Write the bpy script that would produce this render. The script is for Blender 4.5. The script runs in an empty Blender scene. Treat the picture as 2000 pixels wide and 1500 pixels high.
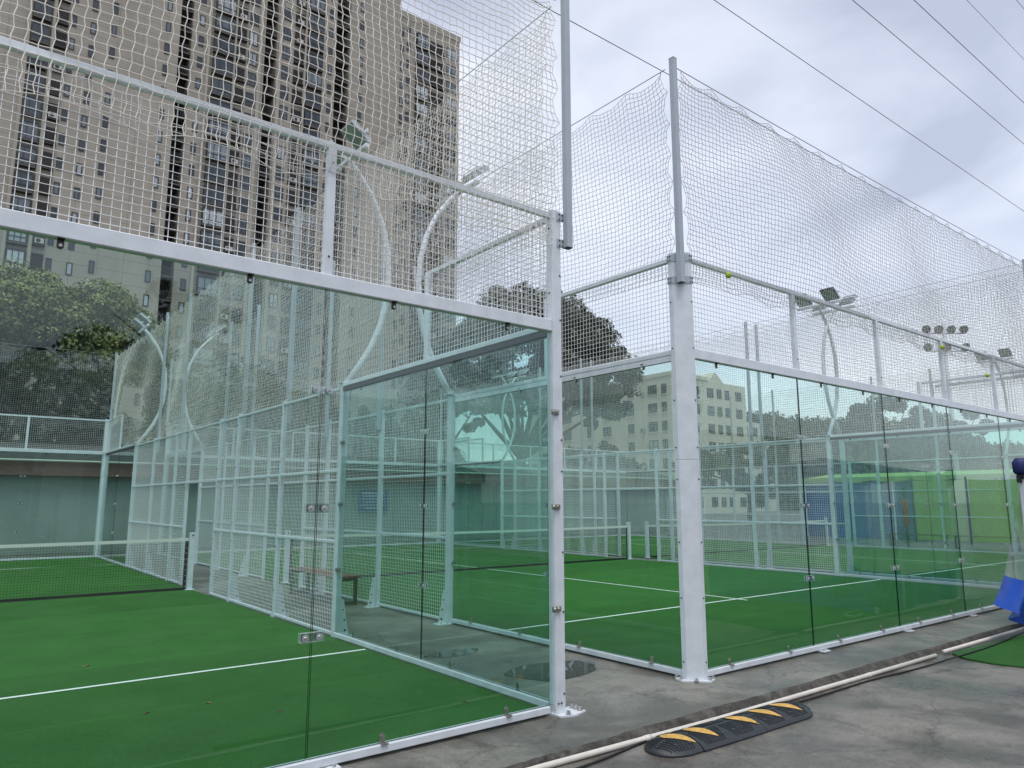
import bpy, math, random
import numpy as np
from mathutils import Vector, Matrix
R = math.radians
scene = bpy.context.scene
COL = scene.collection
rng = np.random.default_rng(7)
random.seed(7)

# ------------------------------------------------------------------ camera
cam = bpy.data.cameras.new('camera')
cam.sensor_width = 36.0
cam.lens = 25.588
cam.clip_start = 0.05
cam.clip_end = 4000
camo = bpy.data.objects.new('camera', cam)
COL.objects.link(camo)
camo.location = (-3.898, -4.399, 1.5875)
camo.rotation_euler = (R(90 + 9.222), 0, R(-38.16))
scene.camera = camo

# ------------------------------------------------------------------ sky, sun, exposure
SUN_EL, SUN_AZ = 68.0, 205.0     # azimuth measured clockwise from +Y (behind the camera, to its left)
world = bpy.data.worlds.new('World')
scene.world = world
world.use_nodes = True
nt = world.node_tree
nt.nodes.clear()
out = nt.nodes.new('ShaderNodeOutputWorld')
sky = nt.nodes.new('ShaderNodeTexSky')
sky.sky_type = 'NISHITA'
sky.sun_disc = False
sky.sun_elevation = R(SUN_EL)
sky.sun_rotation = R(SUN_AZ)
bg1 = nt.nodes.new('ShaderNodeBackground')
bg1.inputs[1].default_value = 0.05
nt.links.new(sky.outputs[0], bg1.inputs[0])
tc = nt.nodes.new('ShaderNodeTexCoord')
mp = nt.nodes.new('ShaderNodeMapping')
mp.inputs['Scale'].default_value = (1.0, 1.0, 1.9)
mp.inputs['Location'].default_value = (0.35, 1.2, 0.4)
nt.links.new(tc.outputs['Generated'], mp.inputs[0])
n1 = nt.nodes.new('ShaderNodeTexNoise')
n1.inputs['Scale'].default_value = 2.3
n1.inputs['Detail'].default_value = 5
n1.inputs['Roughness'].default_value = 0.5
n1.inputs['Distortion'].default_value = 0.35
nt.links.new(mp.outputs[0], n1.inputs['Vector'])
cr = nt.nodes.new('ShaderNodeValToRGB')
cr.color_ramp.elements[0].position = 0.36
cr.color_ramp.elements[0].color = (0.44, 0.46, 0.535, 1)
cr.color_ramp.elements[1].position = 0.60
cr.color_ramp.elements[1].color = (0.78, 0.79, 0.835, 1)
e = cr.color_ramp.elements.new(0.5)
e.color = (0.635, 0.66, 0.73, 1)
nt.links.new(n1.outputs[0], cr.inputs[0])
bg2 = nt.nodes.new('ShaderNodeBackground')
bg2.inputs[1].default_value = 0.90
nt.links.new(cr.outputs[0], bg2.inputs[0])
ad = nt.nodes.new('ShaderNodeAddShader')
nt.links.new(bg1.outputs[0], ad.inputs[0])
nt.links.new(bg2.outputs[0], ad.inputs[1])
nt.links.new(ad.outputs[0], out.inputs[0])

sl = bpy.data.lights.new('sun', 'SUN')
sl.energy = 1.5
sl.angle = R(25)
sl.color = (1.0, 0.96, 0.9)
so = bpy.data.objects.new('sun', sl)
COL.objects.link(so)
_d = Vector((math.sin(R(SUN_AZ)) * math.cos(R(SUN_EL)), math.cos(R(SUN_AZ)) * math.cos(R(SUN_EL)), math.sin(R(SUN_EL))))
so.rotation_euler = _d.to_track_quat('Z', 'Y').to_euler()
so.location = _d * 60

vs = scene.view_settings
vs.view_transform = 'Standard'
vs.look = 'None'
vs.exposure = 0.22
vs.gamma = 1.0
cy = scene.cycles
cy.max_bounces = 10
cy.diffuse_bounces = 3
cy.glossy_bounces = 4
cy.transmission_bounces = 6
cy.transparent_max_bounces = 64
cy.use_denoising = True
cy.caustics_reflective = False
cy.caustics_refractive = False

# ------------------------------------------------------------------ materials
def newmat(name):
    m = bpy.data.materials.new(name)
    m.use_nodes = True
    t = m.node_tree
    return m, t, t.nodes['Principled BSDF']

def N(t, typ, **kw):
    n = t.nodes.new(typ)
    for k, v in kw.items():
        n.inputs[k].default_value = v
    return n

def plain(name, col, rough=0.5, metal=0.0, var=0.0, vscale=6.0, bump=0.0, bscale=60.0, spec=0.5, island=0.0, objrand=0.0):
    m, t, b = newmat(name)
    b.inputs['Base Color'].default_value = (*col, 1)
    b.inputs['Roughness'].default_value = rough
    b.inputs['Metallic'].default_value = metal
    b.inputs['Specular IOR Level'].default_value = spec
    co = t.nodes.new('ShaderNodeTexCoord')
    last = None
    if var > 0:
        n = N(t, 'ShaderNodeTexNoise', Scale=vscale, Detail=5.0, Roughness=0.6)
        t.links.new(co.outputs['Object'], n.inputs['Vector'])
        mr = N(t, 'ShaderNodeMapRange')
        mr.inputs[1].default_value = 0.3; mr.inputs[2].default_value = 0.7
        mr.inputs[3].default_value = 1 - var; mr.inputs[4].default_value = 1 + var
        t.links.new(n.outputs[0], mr.inputs[0])
        last = mr.outputs[0]
    def mulrand(sock, amt, last):
        mr = N(t, 'ShaderNodeMapRange')
        mr.inputs[3].default_value = 1 - amt; mr.inputs[4].default_value = 1 + amt
        t.links.new(sock, mr.inputs[0])
        if last is None:
            return mr.outputs[0]
        mu = t.nodes.new('ShaderNodeMath'); mu.operation = 'MULTIPLY'
        t.links.new(last, mu.inputs[0]); t.links.new(mr.outputs[0], mu.inputs[1])
        return mu.outputs[0]
    if island > 0:
        g = t.nodes.new('ShaderNodeNewGeometry')
        last = mulrand(g.outputs['Random Per Island'], island, last)
    if objrand > 0:
        g = t.nodes.new('ShaderNodeObjectInfo')
        last = mulrand(g.outputs['Random'], objrand, last)
    if last is not None:
        vm = t.nodes.new('ShaderNodeVectorMath'); vm.operation = 'SCALE'
        vm.inputs[0].default_value = col
        t.links.new(last, vm.inputs['Scale'])
        t.links.new(vm.outputs[0], b.inputs['Base Color'])
    if bump > 0:
        n = N(t, 'ShaderNodeTexNoise', Scale=bscale, Detail=4.0)
        t.links.new(co.outputs['Object'], n.inputs['Vector'])
        bp = N(t, 'ShaderNodeBump', Strength=bump, Distance=0.01)
        t.links.new(n.outputs[0], bp.inputs['Height'])
        t.links.new(bp.outputs[0], b.inputs['Normal'])
    return m

def glassmat(name, tint, edge=0.04, rough=0.0, haze=0.0, hazecol=(0.8, 0.85, 0.85)):
    m, t, b = newmat(name)
    t.nodes.remove(b)
    o = t.nodes['Material Output']
    tr = t.nodes.new('ShaderNodeBsdfTransparent'); tr.inputs[0].default_value = (*tint, 1)
    gl = t.nodes.new('ShaderNodeBsdfGlossy'); gl.inputs['Roughness'].default_value = rough
    lw = t.nodes.new('ShaderNodeLayerWeight')
    p = t.nodes.new('ShaderNodeMath'); p.operation = 'POWER'; p.inputs[1].default_value = 5
    t.links.new(lw.outputs['Facing'], p.inputs[0])
    ma = t.nodes.new('ShaderNodeMath'); ma.operation = 'MULTIPLY_ADD'
    ma.inputs[1].default_value = 1 - edge; ma.inputs[2].default_value = edge
    t.links.new(p.outputs[0], ma.inputs[0])
    mx = t.nodes.new('ShaderNodeMixShader')
    t.links.new(ma.outputs[0], mx.inputs[0])
    base = tr.outputs[0]
    if haze > 0:
        df = t.nodes.new('ShaderNodeBsdfDiffuse'); df.inputs[0].default_value = (*hazecol, 1)
        hx = t.nodes.new('ShaderNodeMixShader')
        co = t.nodes.new('ShaderNodeTexCoord')
        ns = N(t, 'ShaderNodeTexNoise', Scale=1.7, Detail=6.0, Roughness=0.65)
        t.links.new(co.outputs['Object'], ns.inputs['Vector'])
        mr = N(t, 'ShaderNodeMapRange')
        mr.inputs[1].default_value = 0.35; mr.inputs[2].default_value = 0.75
        mr.inputs[3].default_value = haze * 0.4; mr.inputs[4].default_value = haze * 1.6
        t.links.new(ns.outputs[0], mr.inputs[0])
        t.links.new(mr.outputs[0], hx.inputs[0])
        t.links.new(tr.outputs[0], hx.inputs[1]); t.links.new(df.outputs[0], hx.inputs[2])
        base = hx.outputs[0]
    t.links.new(base, mx.inputs[1]); t.links.new(gl.outputs[0], mx.inputs[2])
    t.links.new(mx.outputs[0], o.inputs[0])
    return m

def concrete(name, c0, c1, stain, rough0, rough1, scale=0.5, seed=0.0):
    m, t, b = newmat(name)
    b.inputs['Specular IOR Level'].default_value = 0.32
    co = t.nodes.new('ShaderNodeTexCoord')
    mpn = N(t, 'ShaderNodeMapping'); mpn.inputs['Location'].default_value = (seed, seed * 1.7, 0)
    t.links.new(co.outputs['Object'], mpn.inputs[0])
    n = N(t, 'ShaderNodeTexNoise', Scale=scale, Detail=12.0, Roughness=0.74, Distortion=0.3)
    t.links.new(mpn.outputs[0], n.inputs['Vector'])
    r = t.nodes.new('ShaderNodeValToRGB')
    r.color_ramp.elements[0].position = 0.40; r.color_ramp.elements[0].color = (*c0, 1)
    r.color_ramp.elements[1].position = 0.60; r.color_ramp.elements[1].color = (*c1, 1)
    t.links.new(n.outputs[0], r.inputs[0])
    n2 = N(t, 'ShaderNodeTexNoise', Scale=scale * 1.5, Detail=12.0, Roughness=0.72, Distortion=0.25)
    t.links.new(mpn.outputs[0], n2.inputs['Vector'])
    r2 = t.nodes.new('ShaderNodeValToRGB')
    r2.color_ramp.elements[0].position = 0.49; r2.color_ramp.elements[0].color = (0, 0, 0, 1)
    r2.color_ramp.elements[1].position = 0.61; r2.color_ramp.elements[1].color = (0.8, 0.8, 0.8, 1)
    t.links.new(n2.outputs[0], r2.inputs[0])
    mx = t.nodes.new('ShaderNodeMix'); mx.data_type = 'RGBA'
    t.links.new(r2.outputs[0], mx.inputs[0])
    t.links.new(r.outputs[0], mx.inputs[6]); mx.inputs[7].default_value = (*stain, 1)
    n3 = N(t, 'ShaderNodeTexNoise', Scale=90.0, Detail=4.0, Roughness=0.7)
    t.links.new(co.outputs['Object'], n3.inputs['Vector'])
    mr = N(t, 'ShaderNodeMapRange'); mr.inputs[1].default_value = 0.3; mr.inputs[2].default_value = 0.7
    mr.inputs[3].default_value = 0.68; mr.inputs[4].default_value = 1.32
    t.links.new(n3.outputs[0], mr.inputs[0])
    vm = t.nodes.new('ShaderNodeVectorMath'); vm.operation = 'SCALE'
    t.links.new(mx.outputs[2], vm.inputs[0]); t.links.new(mr.outputs[0], vm.inputs['Scale'])
    vo = t.nodes.new('ShaderNodeTexVoronoi'); vo.feature = 'DISTANCE_TO_EDGE'; vo.inputs['Scale'].default_value = 0.55
    nd = N(t, 'ShaderNodeTexNoise', Scale=2.5, Detail=6.0, Roughness=0.7)
    t.links.new(mpn.outputs[0], nd.inputs['Vector'])
    va = t.nodes.new('ShaderNodeVectorMath'); va.operation = 'MULTIPLY_ADD'; va.inputs[1].default_value = (0.5, 0.5, 0.0)
    t.links.new(nd.outputs['Color'], va.inputs[0]); t.links.new(mpn.outputs[0], va.inputs[2])
    t.links.new(va.outputs[0], vo.inputs['Vector'])
    ck = N(t, 'ShaderNodeMapRange'); ck.inputs[1].default_value = 0.0; ck.inputs[2].default_value = 0.006; ck.inputs[3].default_value = 0.55; ck.inputs[4].default_value = 1.0
    t.links.new(vo.outputs['Distance'], ck.inputs[0])
    n4 = N(t, 'ShaderNodeTexNoise', Scale=24.0, Detail=6.0, Roughness=0.75)
    t.links.new(co.outputs['Object'], n4.inputs['Vector'])
    m4 = N(t, 'ShaderNodeMapRange'); m4.inputs[1].default_value = 0.32; m4.inputs[2].default_value = 0.68; m4.inputs[3].default_value = 0.80; m4.inputs[4].default_value = 1.20
    t.links.new(n4.outputs[0], m4.inputs[0])
    k4 = t.nodes.new('ShaderNodeMath'); k4.operation = 'MULTIPLY'; t.links.new(ck.outputs[0], k4.inputs[0]); t.links.new(m4.outputs[0], k4.inputs[1])
    vm2 = t.nodes.new('ShaderNodeVectorMath'); vm2.operation = 'SCALE'
    t.links.new(vm.outputs[0], vm2.inputs[0]); t.links.new(k4.outputs[0], vm2.inputs['Scale'])
    t.links.new(vm2.outputs[0], b.inputs['Base Color'])
    rr = N(t, 'ShaderNodeMapRange'); rr.inputs[1].default_value = 0.35; rr.inputs[2].default_value = 0.65
    rr.inputs[3].default_value = rough0; rr.inputs[4].default_value = rough1
    t.links.new(n.outputs[0], rr.inputs[0]); t.links.new(rr.outputs[0], b.inputs['Roughness'])
    bp = N(t, 'ShaderNodeBump', Strength=0.45, Distance=0.004)
    t.links.new(n3.outputs[0], bp.inputs['Height']); t.links.new(bp.outputs[0], b.inputs['Normal'])
    return m

def turfmat(name, c0, c1):
    m, t, b = newmat(name)
    co = t.nodes.new('ShaderNodeTexCoord')
    n = N(t, 'ShaderNodeTexNoise', Scale=1.6, Detail=6.0, Roughness=0.55)
    t.links.new(co.outputs['Object'], n.inputs['Vector'])
    n2 = N(t, 'ShaderNodeTexNoise', Scale=110.0, Detail=3.0, Roughness=0.8)
    t.links.new(co.outputs['Object'], n2.inputs['Vector'])
    ad = t.nodes.new('ShaderNodeMath'); ad.operation = 'MULTIPLY_ADD'; ad.inputs[1].default_value = 1.5; ad.inputs[2].default_value = -0.75
    t.links.new(n2.outputs[0], ad.inputs[0])
    a2 = t.nodes.new('ShaderNodeMath'); a2.operation = 'ADD'
    lf = t.nodes.new('ShaderNodeMath'); lf.operation = 'MULTIPLY_ADD'; lf.inputs[1].default_value = 0.4; lf.inputs[2].default_value = 0.3
    t.links.new(n.outputs[0], lf.inputs[0])
    t.links.new(lf.outputs[0], a2.inputs[0]); t.links.new(ad.outputs[0], a2.inputs[1])
    r = t.nodes.new('ShaderNodeValToRGB')
    r.color_ramp.elements[0].position = 0.12; r.color_ramp.elements[0].color = (*c0, 1)
    r.color_ramp.elements[1].position = 0.80; r.color_ramp.elements[1].color = (*c1, 1)
    t.links.new(a2.outputs[0], r.inputs[0])
    sy = t.nodes.new('ShaderNodeSeparateXYZ'); t.links.new(co.outputs['Object'], sy.inputs[0])
    md = t.nodes.new('ShaderNodeMath'); md.operation = 'DIVIDE'; md.inputs[1].default_value = 1.93
    t.links.new(sy.outputs[1], md.inputs[0])
    fl = t.nodes.new('ShaderNodeMath'); fl.operation = 'FLOOR'; t.links.new(md.outputs[0], fl.inputs[0])
    wn = t.nodes.new('ShaderNodeTexWhiteNoise'); wn.noise_dimensions = '1D'; t.links.new(fl.outputs[0], wn.inputs['W'])
    fr = t.nodes.new('ShaderNodeMath'); fr.operation = 'FRACT'; t.links.new(md.outputs[0], fr.inputs[0])
    sm = t.nodes.new('ShaderNodeMath'); sm.operation = 'LESS_THAN'; sm.inputs[1].default_value = 0.009; t.links.new(fr.outputs[0], sm.inputs[0])
    bm = N(t, 'ShaderNodeMapRange'); bm.inputs[3].default_value = 0.93; bm.inputs[4].default_value = 1.09; t.links.new(wn.outputs[0], bm.inputs[0])
    s1 = t.nodes.new('ShaderNodeMath'); s1.operation = 'MULTIPLY_ADD'; s1.inputs[1].default_value = 0.35
    t.links.new(sm.outputs[0], s1.inputs[0]); t.links.new(bm.outputs[0], s1.inputs[2])
    vt = t.nodes.new('ShaderNodeVectorMath'); vt.operation = 'SCALE'
    t.links.new(r.outputs[0], vt.inputs[0]); t.links.new(s1.outputs[0], vt.inputs['Scale'])
    mps = N(t, 'ShaderNodeMapping'); mps.inputs['Scale'].default_value = (0.55, 2.2, 1)
    t.links.new(co.outputs['Object'], mps.inputs[0])
    ns = N(t, 'ShaderNodeTexNoise', Scale=1.1, Detail=8.0, Roughness=0.7)
    t.links.new(mps.outputs[0], ns.inputs['Vector'])
    rs = N(t, 'ShaderNodeMapRange'); rs.inputs[1].default_value = 0.52; rs.inputs[2].default_value = 0.78; rs.inputs[3].default_value = 0.0; rs.inputs[4].default_value = 0.17
    t.links.new(ns.outputs[0], rs.inputs[0])
    mxs = t.nodes.new('ShaderNodeMix'); mxs.data_type = 'RGBA'
    t.links.new(rs.outputs[0], mxs.inputs[0]); t.links.new(vt.outputs[0], mxs.inputs[6]); mxs.inputs[7].default_value = (0.12, 0.19, 0.09, 1)
    t.links.new(mxs.outputs[2], b.inputs['Base Color'])
    b.inputs['Roughness'].default_value = 0.75
    b.inputs['Specular IOR Level'].default_value = 0.10
    bp = N(t, 'ShaderNodeBump', Strength=0.8, Distance=0.01)
    t.links.new(n2.outputs[0], bp.inputs['Height']); t.links.new(bp.outputs[0], b.inputs['Normal'])
    return m

def towerwall(name, col, joint):
    m, t, b = newmat(name)
    co = t.nodes.new('ShaderNodeTexCoord')
    sx = t.nodes.new('ShaderNodeSeparateXYZ'); t.links.new(co.outputs['Object'], sx.inputs[0])
    cb = t.nodes.new('ShaderNodeCombineXYZ')
    t.links.new(sx.outputs[0], cb.inputs[0]); t.links.new(sx.outputs[2], cb.inputs[1])
    br = t.nodes.new('ShaderNodeTexBrick')
    br.offset = 0.0
    br.inputs['Scale'].default_value = 1.0
    br.inputs['Mortar Size'].default_value = 0.035
    br.inputs['Brick Width'].default_value = 2.6
    br.inputs['Row Height'].default_value = 1.435
    br.inputs['Color1'].default_value = (*col, 1)
    br.inputs['Color2'].default_value = (*[c * 1.05 for c in col], 1)
    br.inputs['Mortar'].default_value = (*joint, 1)
    t.links.new(cb.outputs[0], br.inputs['Vector'])
    n = N(t, 'ShaderNodeTexNoise', Scale=0.16, Detail=6.0, Roughness=0.65)
    mpn = N(t, 'ShaderNodeMapping'); mpn.inputs['Scale'].default_value = (2.5, 1, 0.5)
    t.links.new(co.outputs['Object'], mpn.inputs[0]); t.links.new(mpn.outputs[0], n.inputs['Vector'])
    mr = N(t, 'ShaderNodeMapRange'); mr.inputs[1].default_value = 0.3; mr.inputs[2].default_value = 0.7
    mr.inputs[3].default_value = 0.84; mr.inputs[4].default_value = 1.12
    t.links.new(n.outputs[0], mr.inputs[0])
    vm = t.nodes.new('ShaderNodeVectorMath'); vm.operation = 'SCALE'
    t.links.new(br.outputs[0], vm.inputs[0]); t.links.new(mr.outputs[0], vm.inputs['Scale'])
    t.links.new(vm.outputs[0], b.inputs['Base Color'])
    b.inputs['Roughness'].default_value = 0.85
    return m

def panemat(name):
    m, t, b = newmat(name)
    oi = t.nodes.new('ShaderNodeObjectInfo')
    r = t.nodes.new('ShaderNodeValToRGB')
    r.color_ramp.elements[0].position = 0.45; r.color_ramp.elements[0].color = (0.045, 0.058, 0.07, 1)
    r.color_ramp.elements[1].position = 1.0; r.color_ramp.elements[1].color = (0.45, 0.49, 0.51, 1)
    e = r.color_ramp.elements.new(0.75); e.color = (0.17, 0.205, 0.235, 1)
    t.links.new(oi.outputs['Random'], r.inputs[0])
    t.links.new(r.outputs[0], b.inputs['Base Color'])
    b.inputs['Roughness'].default_value = 0.05
    b.inputs['Specular IOR Level'].default_value = 0.45
    return m

M = {}
M['paint'] = plain('white_paint', (0.68, 0.725, 0.765), 0.36, var=0.09, vscale=7.0, bump=0.05, bscale=25)
M['galv'] = plain('grey_painted_pole', (0.42, 0.47, 0.51), 0.42, var=0.08, vscale=4.0)
M['wire'] = plain('coated_wire', (0.90, 0.91, 0.90), 0.5)
M['cord'] = plain('net_cord', (0.86, 0.83, 0.76), 0.9)
M['cord_backlit'] = plain('net_cord_backlit', (0.50, 0.50, 0.48), 0.9)  # same cord as the pale one, darkened as if backlit against the sky
M['rope'] = plain('net_rope', (0.34, 0.34, 0.33), 0.9)
M['steel'] = plain('brushed_steel', (0.42, 0.40, 0.37), 0.32, metal=0.9, var=0.1, vscale=40)
M['bolt'] = plain('bolt_steel', (0.55, 0.55, 0.54), 0.35, metal=0.8)
M['screw'] = plain('dark_screw', (0.05, 0.06, 0.07), 0.5)
M['rubber'] = plain('dark_clip', (0.03, 0.03, 0.032), 0.5)
M['glass'] = glassmat('toughened_glass', (0.866, 0.966, 0.944), 0.040, 0.0, haze=0.003)
M['gasket'] = plain('dark_gasket', (0.045, 0.05, 0.055), 0.5)
M['gedge'] = plain('glass_edge', (0.006, 0.03, 0.025), 0.15)
M['acryl'] = glassmat('clear_acrylic', (0.93, 0.96, 0.96), 0.16, 0.05)
M['rim'] = plain('acrylic_rim', (0.78, 0.82, 0.80), 0.2)
M['washer'] = plain('washer', (0.5, 0.55, 0.55), 0.4, metal=0.5)
M['slab'] = concrete('slab_concrete', (0.090, 0.090, 0.077), (0.235, 0.228, 0.20), (0.10, 0.088, 0.070), 0.26, 0.66, 0.8, 3.1)
M['ground'] = concrete('yard_concrete', (0.090, 0.079, 0.067), (0.215, 0.200, 0.177), (0.078, 0.066, 0.054), 0.20, 0.60, 0.8, 9.4)
M['mortar'] = concrete('mortar', (0.045, 0.042, 0.037), (0.12, 0.114, 0.10), (0.04, 0.036, 0.030), 0.8, 0.95, 6.0, 1.0)
M['turf'] = turfmat('court_turf', (0.011, 0.064, 0.010), (0.053, 0.195, 0.033))
M['mat'] = turfmat('mat_turf', (0.012, 0.06, 0.012), (0.05, 0.17, 0.04))
M['line'] = plain('line_white', (0.84, 0.86, 0.82), 0.9, bump=0.4, bscale=150)
M['netblack'] = plain('black_net', (0.01, 0.011, 0.012), 0.8)
M['band'] = plain('white_band', (0.74, 0.74, 0.70), 0.8)
M['pvc'] = plain('pvc_pipe', (0.66, 0.62, 0.55), 0.4, var=0.1, vscale=8)
M['cable'] = plain('black_cable', (0.012, 0.012, 0.013), 0.5)
M['hump'] = plain('hump_rubber', (0.020, 0.024, 0.029), 0.42, var=0.25, vscale=20, bump=0.2, bscale=200)
M['yellow'] = plain('worn_yellow', (0.62, 0.37, 0.09), 0.6, var=0.3, vscale=30, bump=0.3, bscale=120)
M['tower'] = towerwall('tower_render', (0.325, 0.293, 0.247), (0.225, 0.20, 0.168))
M['tower2'] = towerwall('tower_render_wing', (0.302, 0.273, 0.231), (0.208, 0.187, 0.157))
M['pier'] = plain('tower_pier', (0.365, 0.338, 0.288), 0.85, var=0.1, vscale=0.3)
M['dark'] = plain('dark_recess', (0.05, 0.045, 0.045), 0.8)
M['frame'] = plain('dark_window_frame', (0.028, 0.029, 0.031), 0.5)
M['pane'] = panemat('window_pane')
M['louvre'] = plain('brown_louvre', (0.035, 0.028, 0.026), 0.6, objrand=0.3)
M['sill'] = plain('balcony_slab', (0.10, 0.09, 0.08), 0.8)
M['acu'] = plain('ac_casing', (0.45, 0.44, 0.42), 0.5)
M['beige'] = plain('beige_render', (0.66, 0.61, 0.50), 0.9, var=0.10, vscale=0.3)
M['shedwall'] = plain('grey_wall', (0.35, 0.36, 0.34), 0.85, var=0.15, vscale=0.6)
M['redband'] = plain('red_brown_fascia', (0.19, 0.09, 0.072), 0.8, var=0.2, vscale=1.5)
M['roofdark'] = plain('dark_roof', (0.045, 0.043, 0.04), 0.8, var=0.2)
M['cream'] = plain('cream_pipe', (0.55, 0.52, 0.44), 0.6)
M['bark'] = plain('bark', (0.055, 0.045, 0.036), 0.95, var=0.3, vscale=4)
M['leafA'] = plain('leaf_camphor', (0.165, 0.185, 0.058), 0.6, island=0.5, var=0.35, vscale=0.5)
M['leafB'] = plain('leaf_dark', (0.042, 0.055, 0.028), 0.45, island=0.55, var=0.3, vscale=0.5)
M['leafC'] = plain('leaf_hedge', (0.022, 0.026, 0.017), 0.6, island=0.3, var=0.3, vscale=0.6)
M['leafH'] = plain('leaf_hill', (0.075, 0.085, 0.042), 0.7, island=0.4, var=0.3, vscale=0.1)
M['hill'] = plain('hill_soil', (0.04, 0.045, 0.025), 0.9)
M['wood'] = plain('bench_wood', (0.19, 0.095, 0.06), 0.55, var=0.3, vscale=9)
M['black'] = plain('black_metal', (0.014, 0.015, 0.016), 0.45)
M['blue'] = plain('blue_sign', (0.025, 0.075, 0.25), 0.45, var=0.1)
M['print'] = plain('sign_print', (0.55, 0.6, 0.68), 0.5)
M['storeblue'] = plain('faded_blue_tarpaulin', (0.085, 0.165, 0.36), 0.6, var=0.2, vscale=0.8)
M['tarpblue'] = plain('blue_tarpaulin', (0.012, 0.075, 0.42), 0.42, var=0.12, vscale=5)
M['navy'] = plain('navy_canopy', (0.012, 0.02, 0.12), 0.6)
M['lime'] = plain('lime_fabric', (0.40, 0.52, 0.17), 0.7, var=0.1)
M['clear'] = glassmat('clear_plastic', (0.90, 0.92, 0.93), 0.10, 0.12, haze=0.16, hazecol=(0.75, 0.8, 0.85))
M['ball'] = plain('tennis_felt', (0.42, 0.55, 0.05), 0.95, bump=0.5, bscale=300)
M['seam'] = plain('ball_seam', (0.6, 0.62, 0.5), 0.8)
M['lampbody'] = plain('lamp_casing', (0.50, 0.53, 0.55), 0.4)
M['lampdark'] = plain('lamp_dark_casing', (0.035, 0.037, 0.04), 0.5)
M['lens'] = plain('lamp_lens', (0.26, 0.31, 0.30), 0.08, spec=0.8)
M['red'] = plain('red_pad', (0.40, 0.035, 0.025), 0.5)
M['leaffall'] = plain('fallen_leaf', (0.15, 0.10, 0.045), 0.8, objrand=0.4)
M['water'] = plain('puddle_water', (0.045, 0.046, 0.040), 0.01, spec=0.7, bump=0.01, bscale=4)
M['powerline'] = plain('power_line', (0.02, 0.022, 0.025), 0.6)
M['hose'] = plain('white_hose', (0.5, 0.5, 0.48), 0.5)

# ------------------------------------------------------------------ mesh helpers
class MB:
    def __init__(s):
        s.v = []; s.f = []; s.m = []
    def add(s, vs_, fs_, mi=0):
        b = len(s.v)
        s.v += [tuple(p) for p in vs_]
        for f in fs_:
            s.f.append(tuple(b + i for i in f)); s.m.append(mi)
        return s
    def box(s, a, b, mi=0, skip=None, fm=None):
        x0, y0, z0 = a; x1, y1, z1 = b
        vs_ = [(x0,y0,z0),(x1,y0,z0),(x1,y1,z0),(x0,y1,z0),(x0,y0,z1),(x1,y0,z1),(x1,y1,z1),(x0,y1,z1)]
        fs_ = [(3,2,1,0),(4,5,6,7),(0,1,5,4),(1,2,6,5),(2,3,7,6),(3,0,4,7)]   # bottom top -y +x +y -x
        base = len(s.v); s.v += vs_
        for i, f in enumerate(fs_):
            s.f.append(tuple(base + k for k in f)); s.m.append(fm[i] if fm else mi)
        return s
    def bar(s, axis, a0, a1, c, w, h, ch=0.004, mi=0):
        """chamfered bar along axis ('x','y','z'); c = centre in the other two axes, w,h its size in them"""
        hw, hh = w/2, h/2; k = min(ch, hw*0.8, hh*0.8)
        pr = [(-hw+k,-hh),(hw-k,-hh),(hw,-hh+k),(hw,hh-k),(hw-k,hh),(-hw+k,hh),(-hw,hh-k),(-hw,-hh+k)]
        n = len(pr); b = len(s.v)
        for t in (a0, a1):
            for (p, q) in pr:
                p2, q2 = p + c[0], q + c[1]
                s.v.append((t,p2,q2) if axis == 'x' else (q2,t,p2) if axis == 'y' else (p2,q2,t))
        for i in range(n):
            j = (i+1) % n
            s.f.append((b+i, b+j, b+n+j, b+n+i)[::-1]); s.m.append(mi)
        s.f.append(tuple(b+i for i in range(n))); s.m.append(mi)
        s.f.append(tuple(b+n+i for i in range(n))[::-1]); s.m.append(mi)
        return s
    def prism(s, poly, z0, z1, mi=0):
        n = len(poly); b = len(s.v)
        s.v += [(x,y,z0) for x,y in poly] + [(x,y,z1) for x,y in poly]
        for i in range(n):
            j = (i+1) % n
            s.f.append((b+i, b+j, b+n+j, b+n+i)); s.m.append(mi)
        s.f.append(tuple(b+n+i for i in range(n))); s.m.append(mi)
        s.f.append(tuple(b+i for i in reversed(range(n)))); s.m.append(mi)
        return s
    def tube(s, pts, r, n=8, mi=0, cap=True):
        pts = [Vector(p) for p in pts]
        rs = r if isinstance(r, (list, tuple)) else [r]*len(pts)
        b = len(s.v)
        up = None
        for i, p in enumerate(pts):
            d = (pts[min(i+1, len(pts)-1)] - pts[max(i-1, 0)]).normalized()
            if up is None:
                up = Vector((0,0,1)) if abs(d.z) < 0.9 else Vector((1,0,0))
            a = d.cross(up).normalized(); c = a.cross(d).normalized(); up = c
            for k in range(n):
                t = 2*math.pi*k/n
                q = p + (a*math.cos(t) + c*math.sin(t))*rs[i]
                s.v.append(tuple(q))
        for i in range(len(pts)-1):
            for k in range(n):
                k2 = (k+1) % n
                s.f.append((b+i*n+k, b+i*n+k2, b+(i+1)*n+k2, b+(i+1)*n+k)); s.m.append(mi)
        if cap:
            s.f.append(tuple(b+k for k in reversed(range(n)))); s.m.append(mi)
            e = b+(len(pts)-1)*n
            s.f.append(tuple(e+k for k in range(n))); s.m.append(mi)
        return s
    def mesh(s, name, mats, smooth=False):
        me = bpy.data.meshes.new(name)
        me.from_pydata(s.v, [], s.f)
        for m in mats:
            me.materials.append(M[m] if isinstance(m, str) else m)
        if any(s.m):
            me.polygons.foreach_set('material_index', s.m)
        if smooth:
            me.polygons.foreach_set('use_smooth', [True]*len(s.f))
        me.update()
        return me

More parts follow.
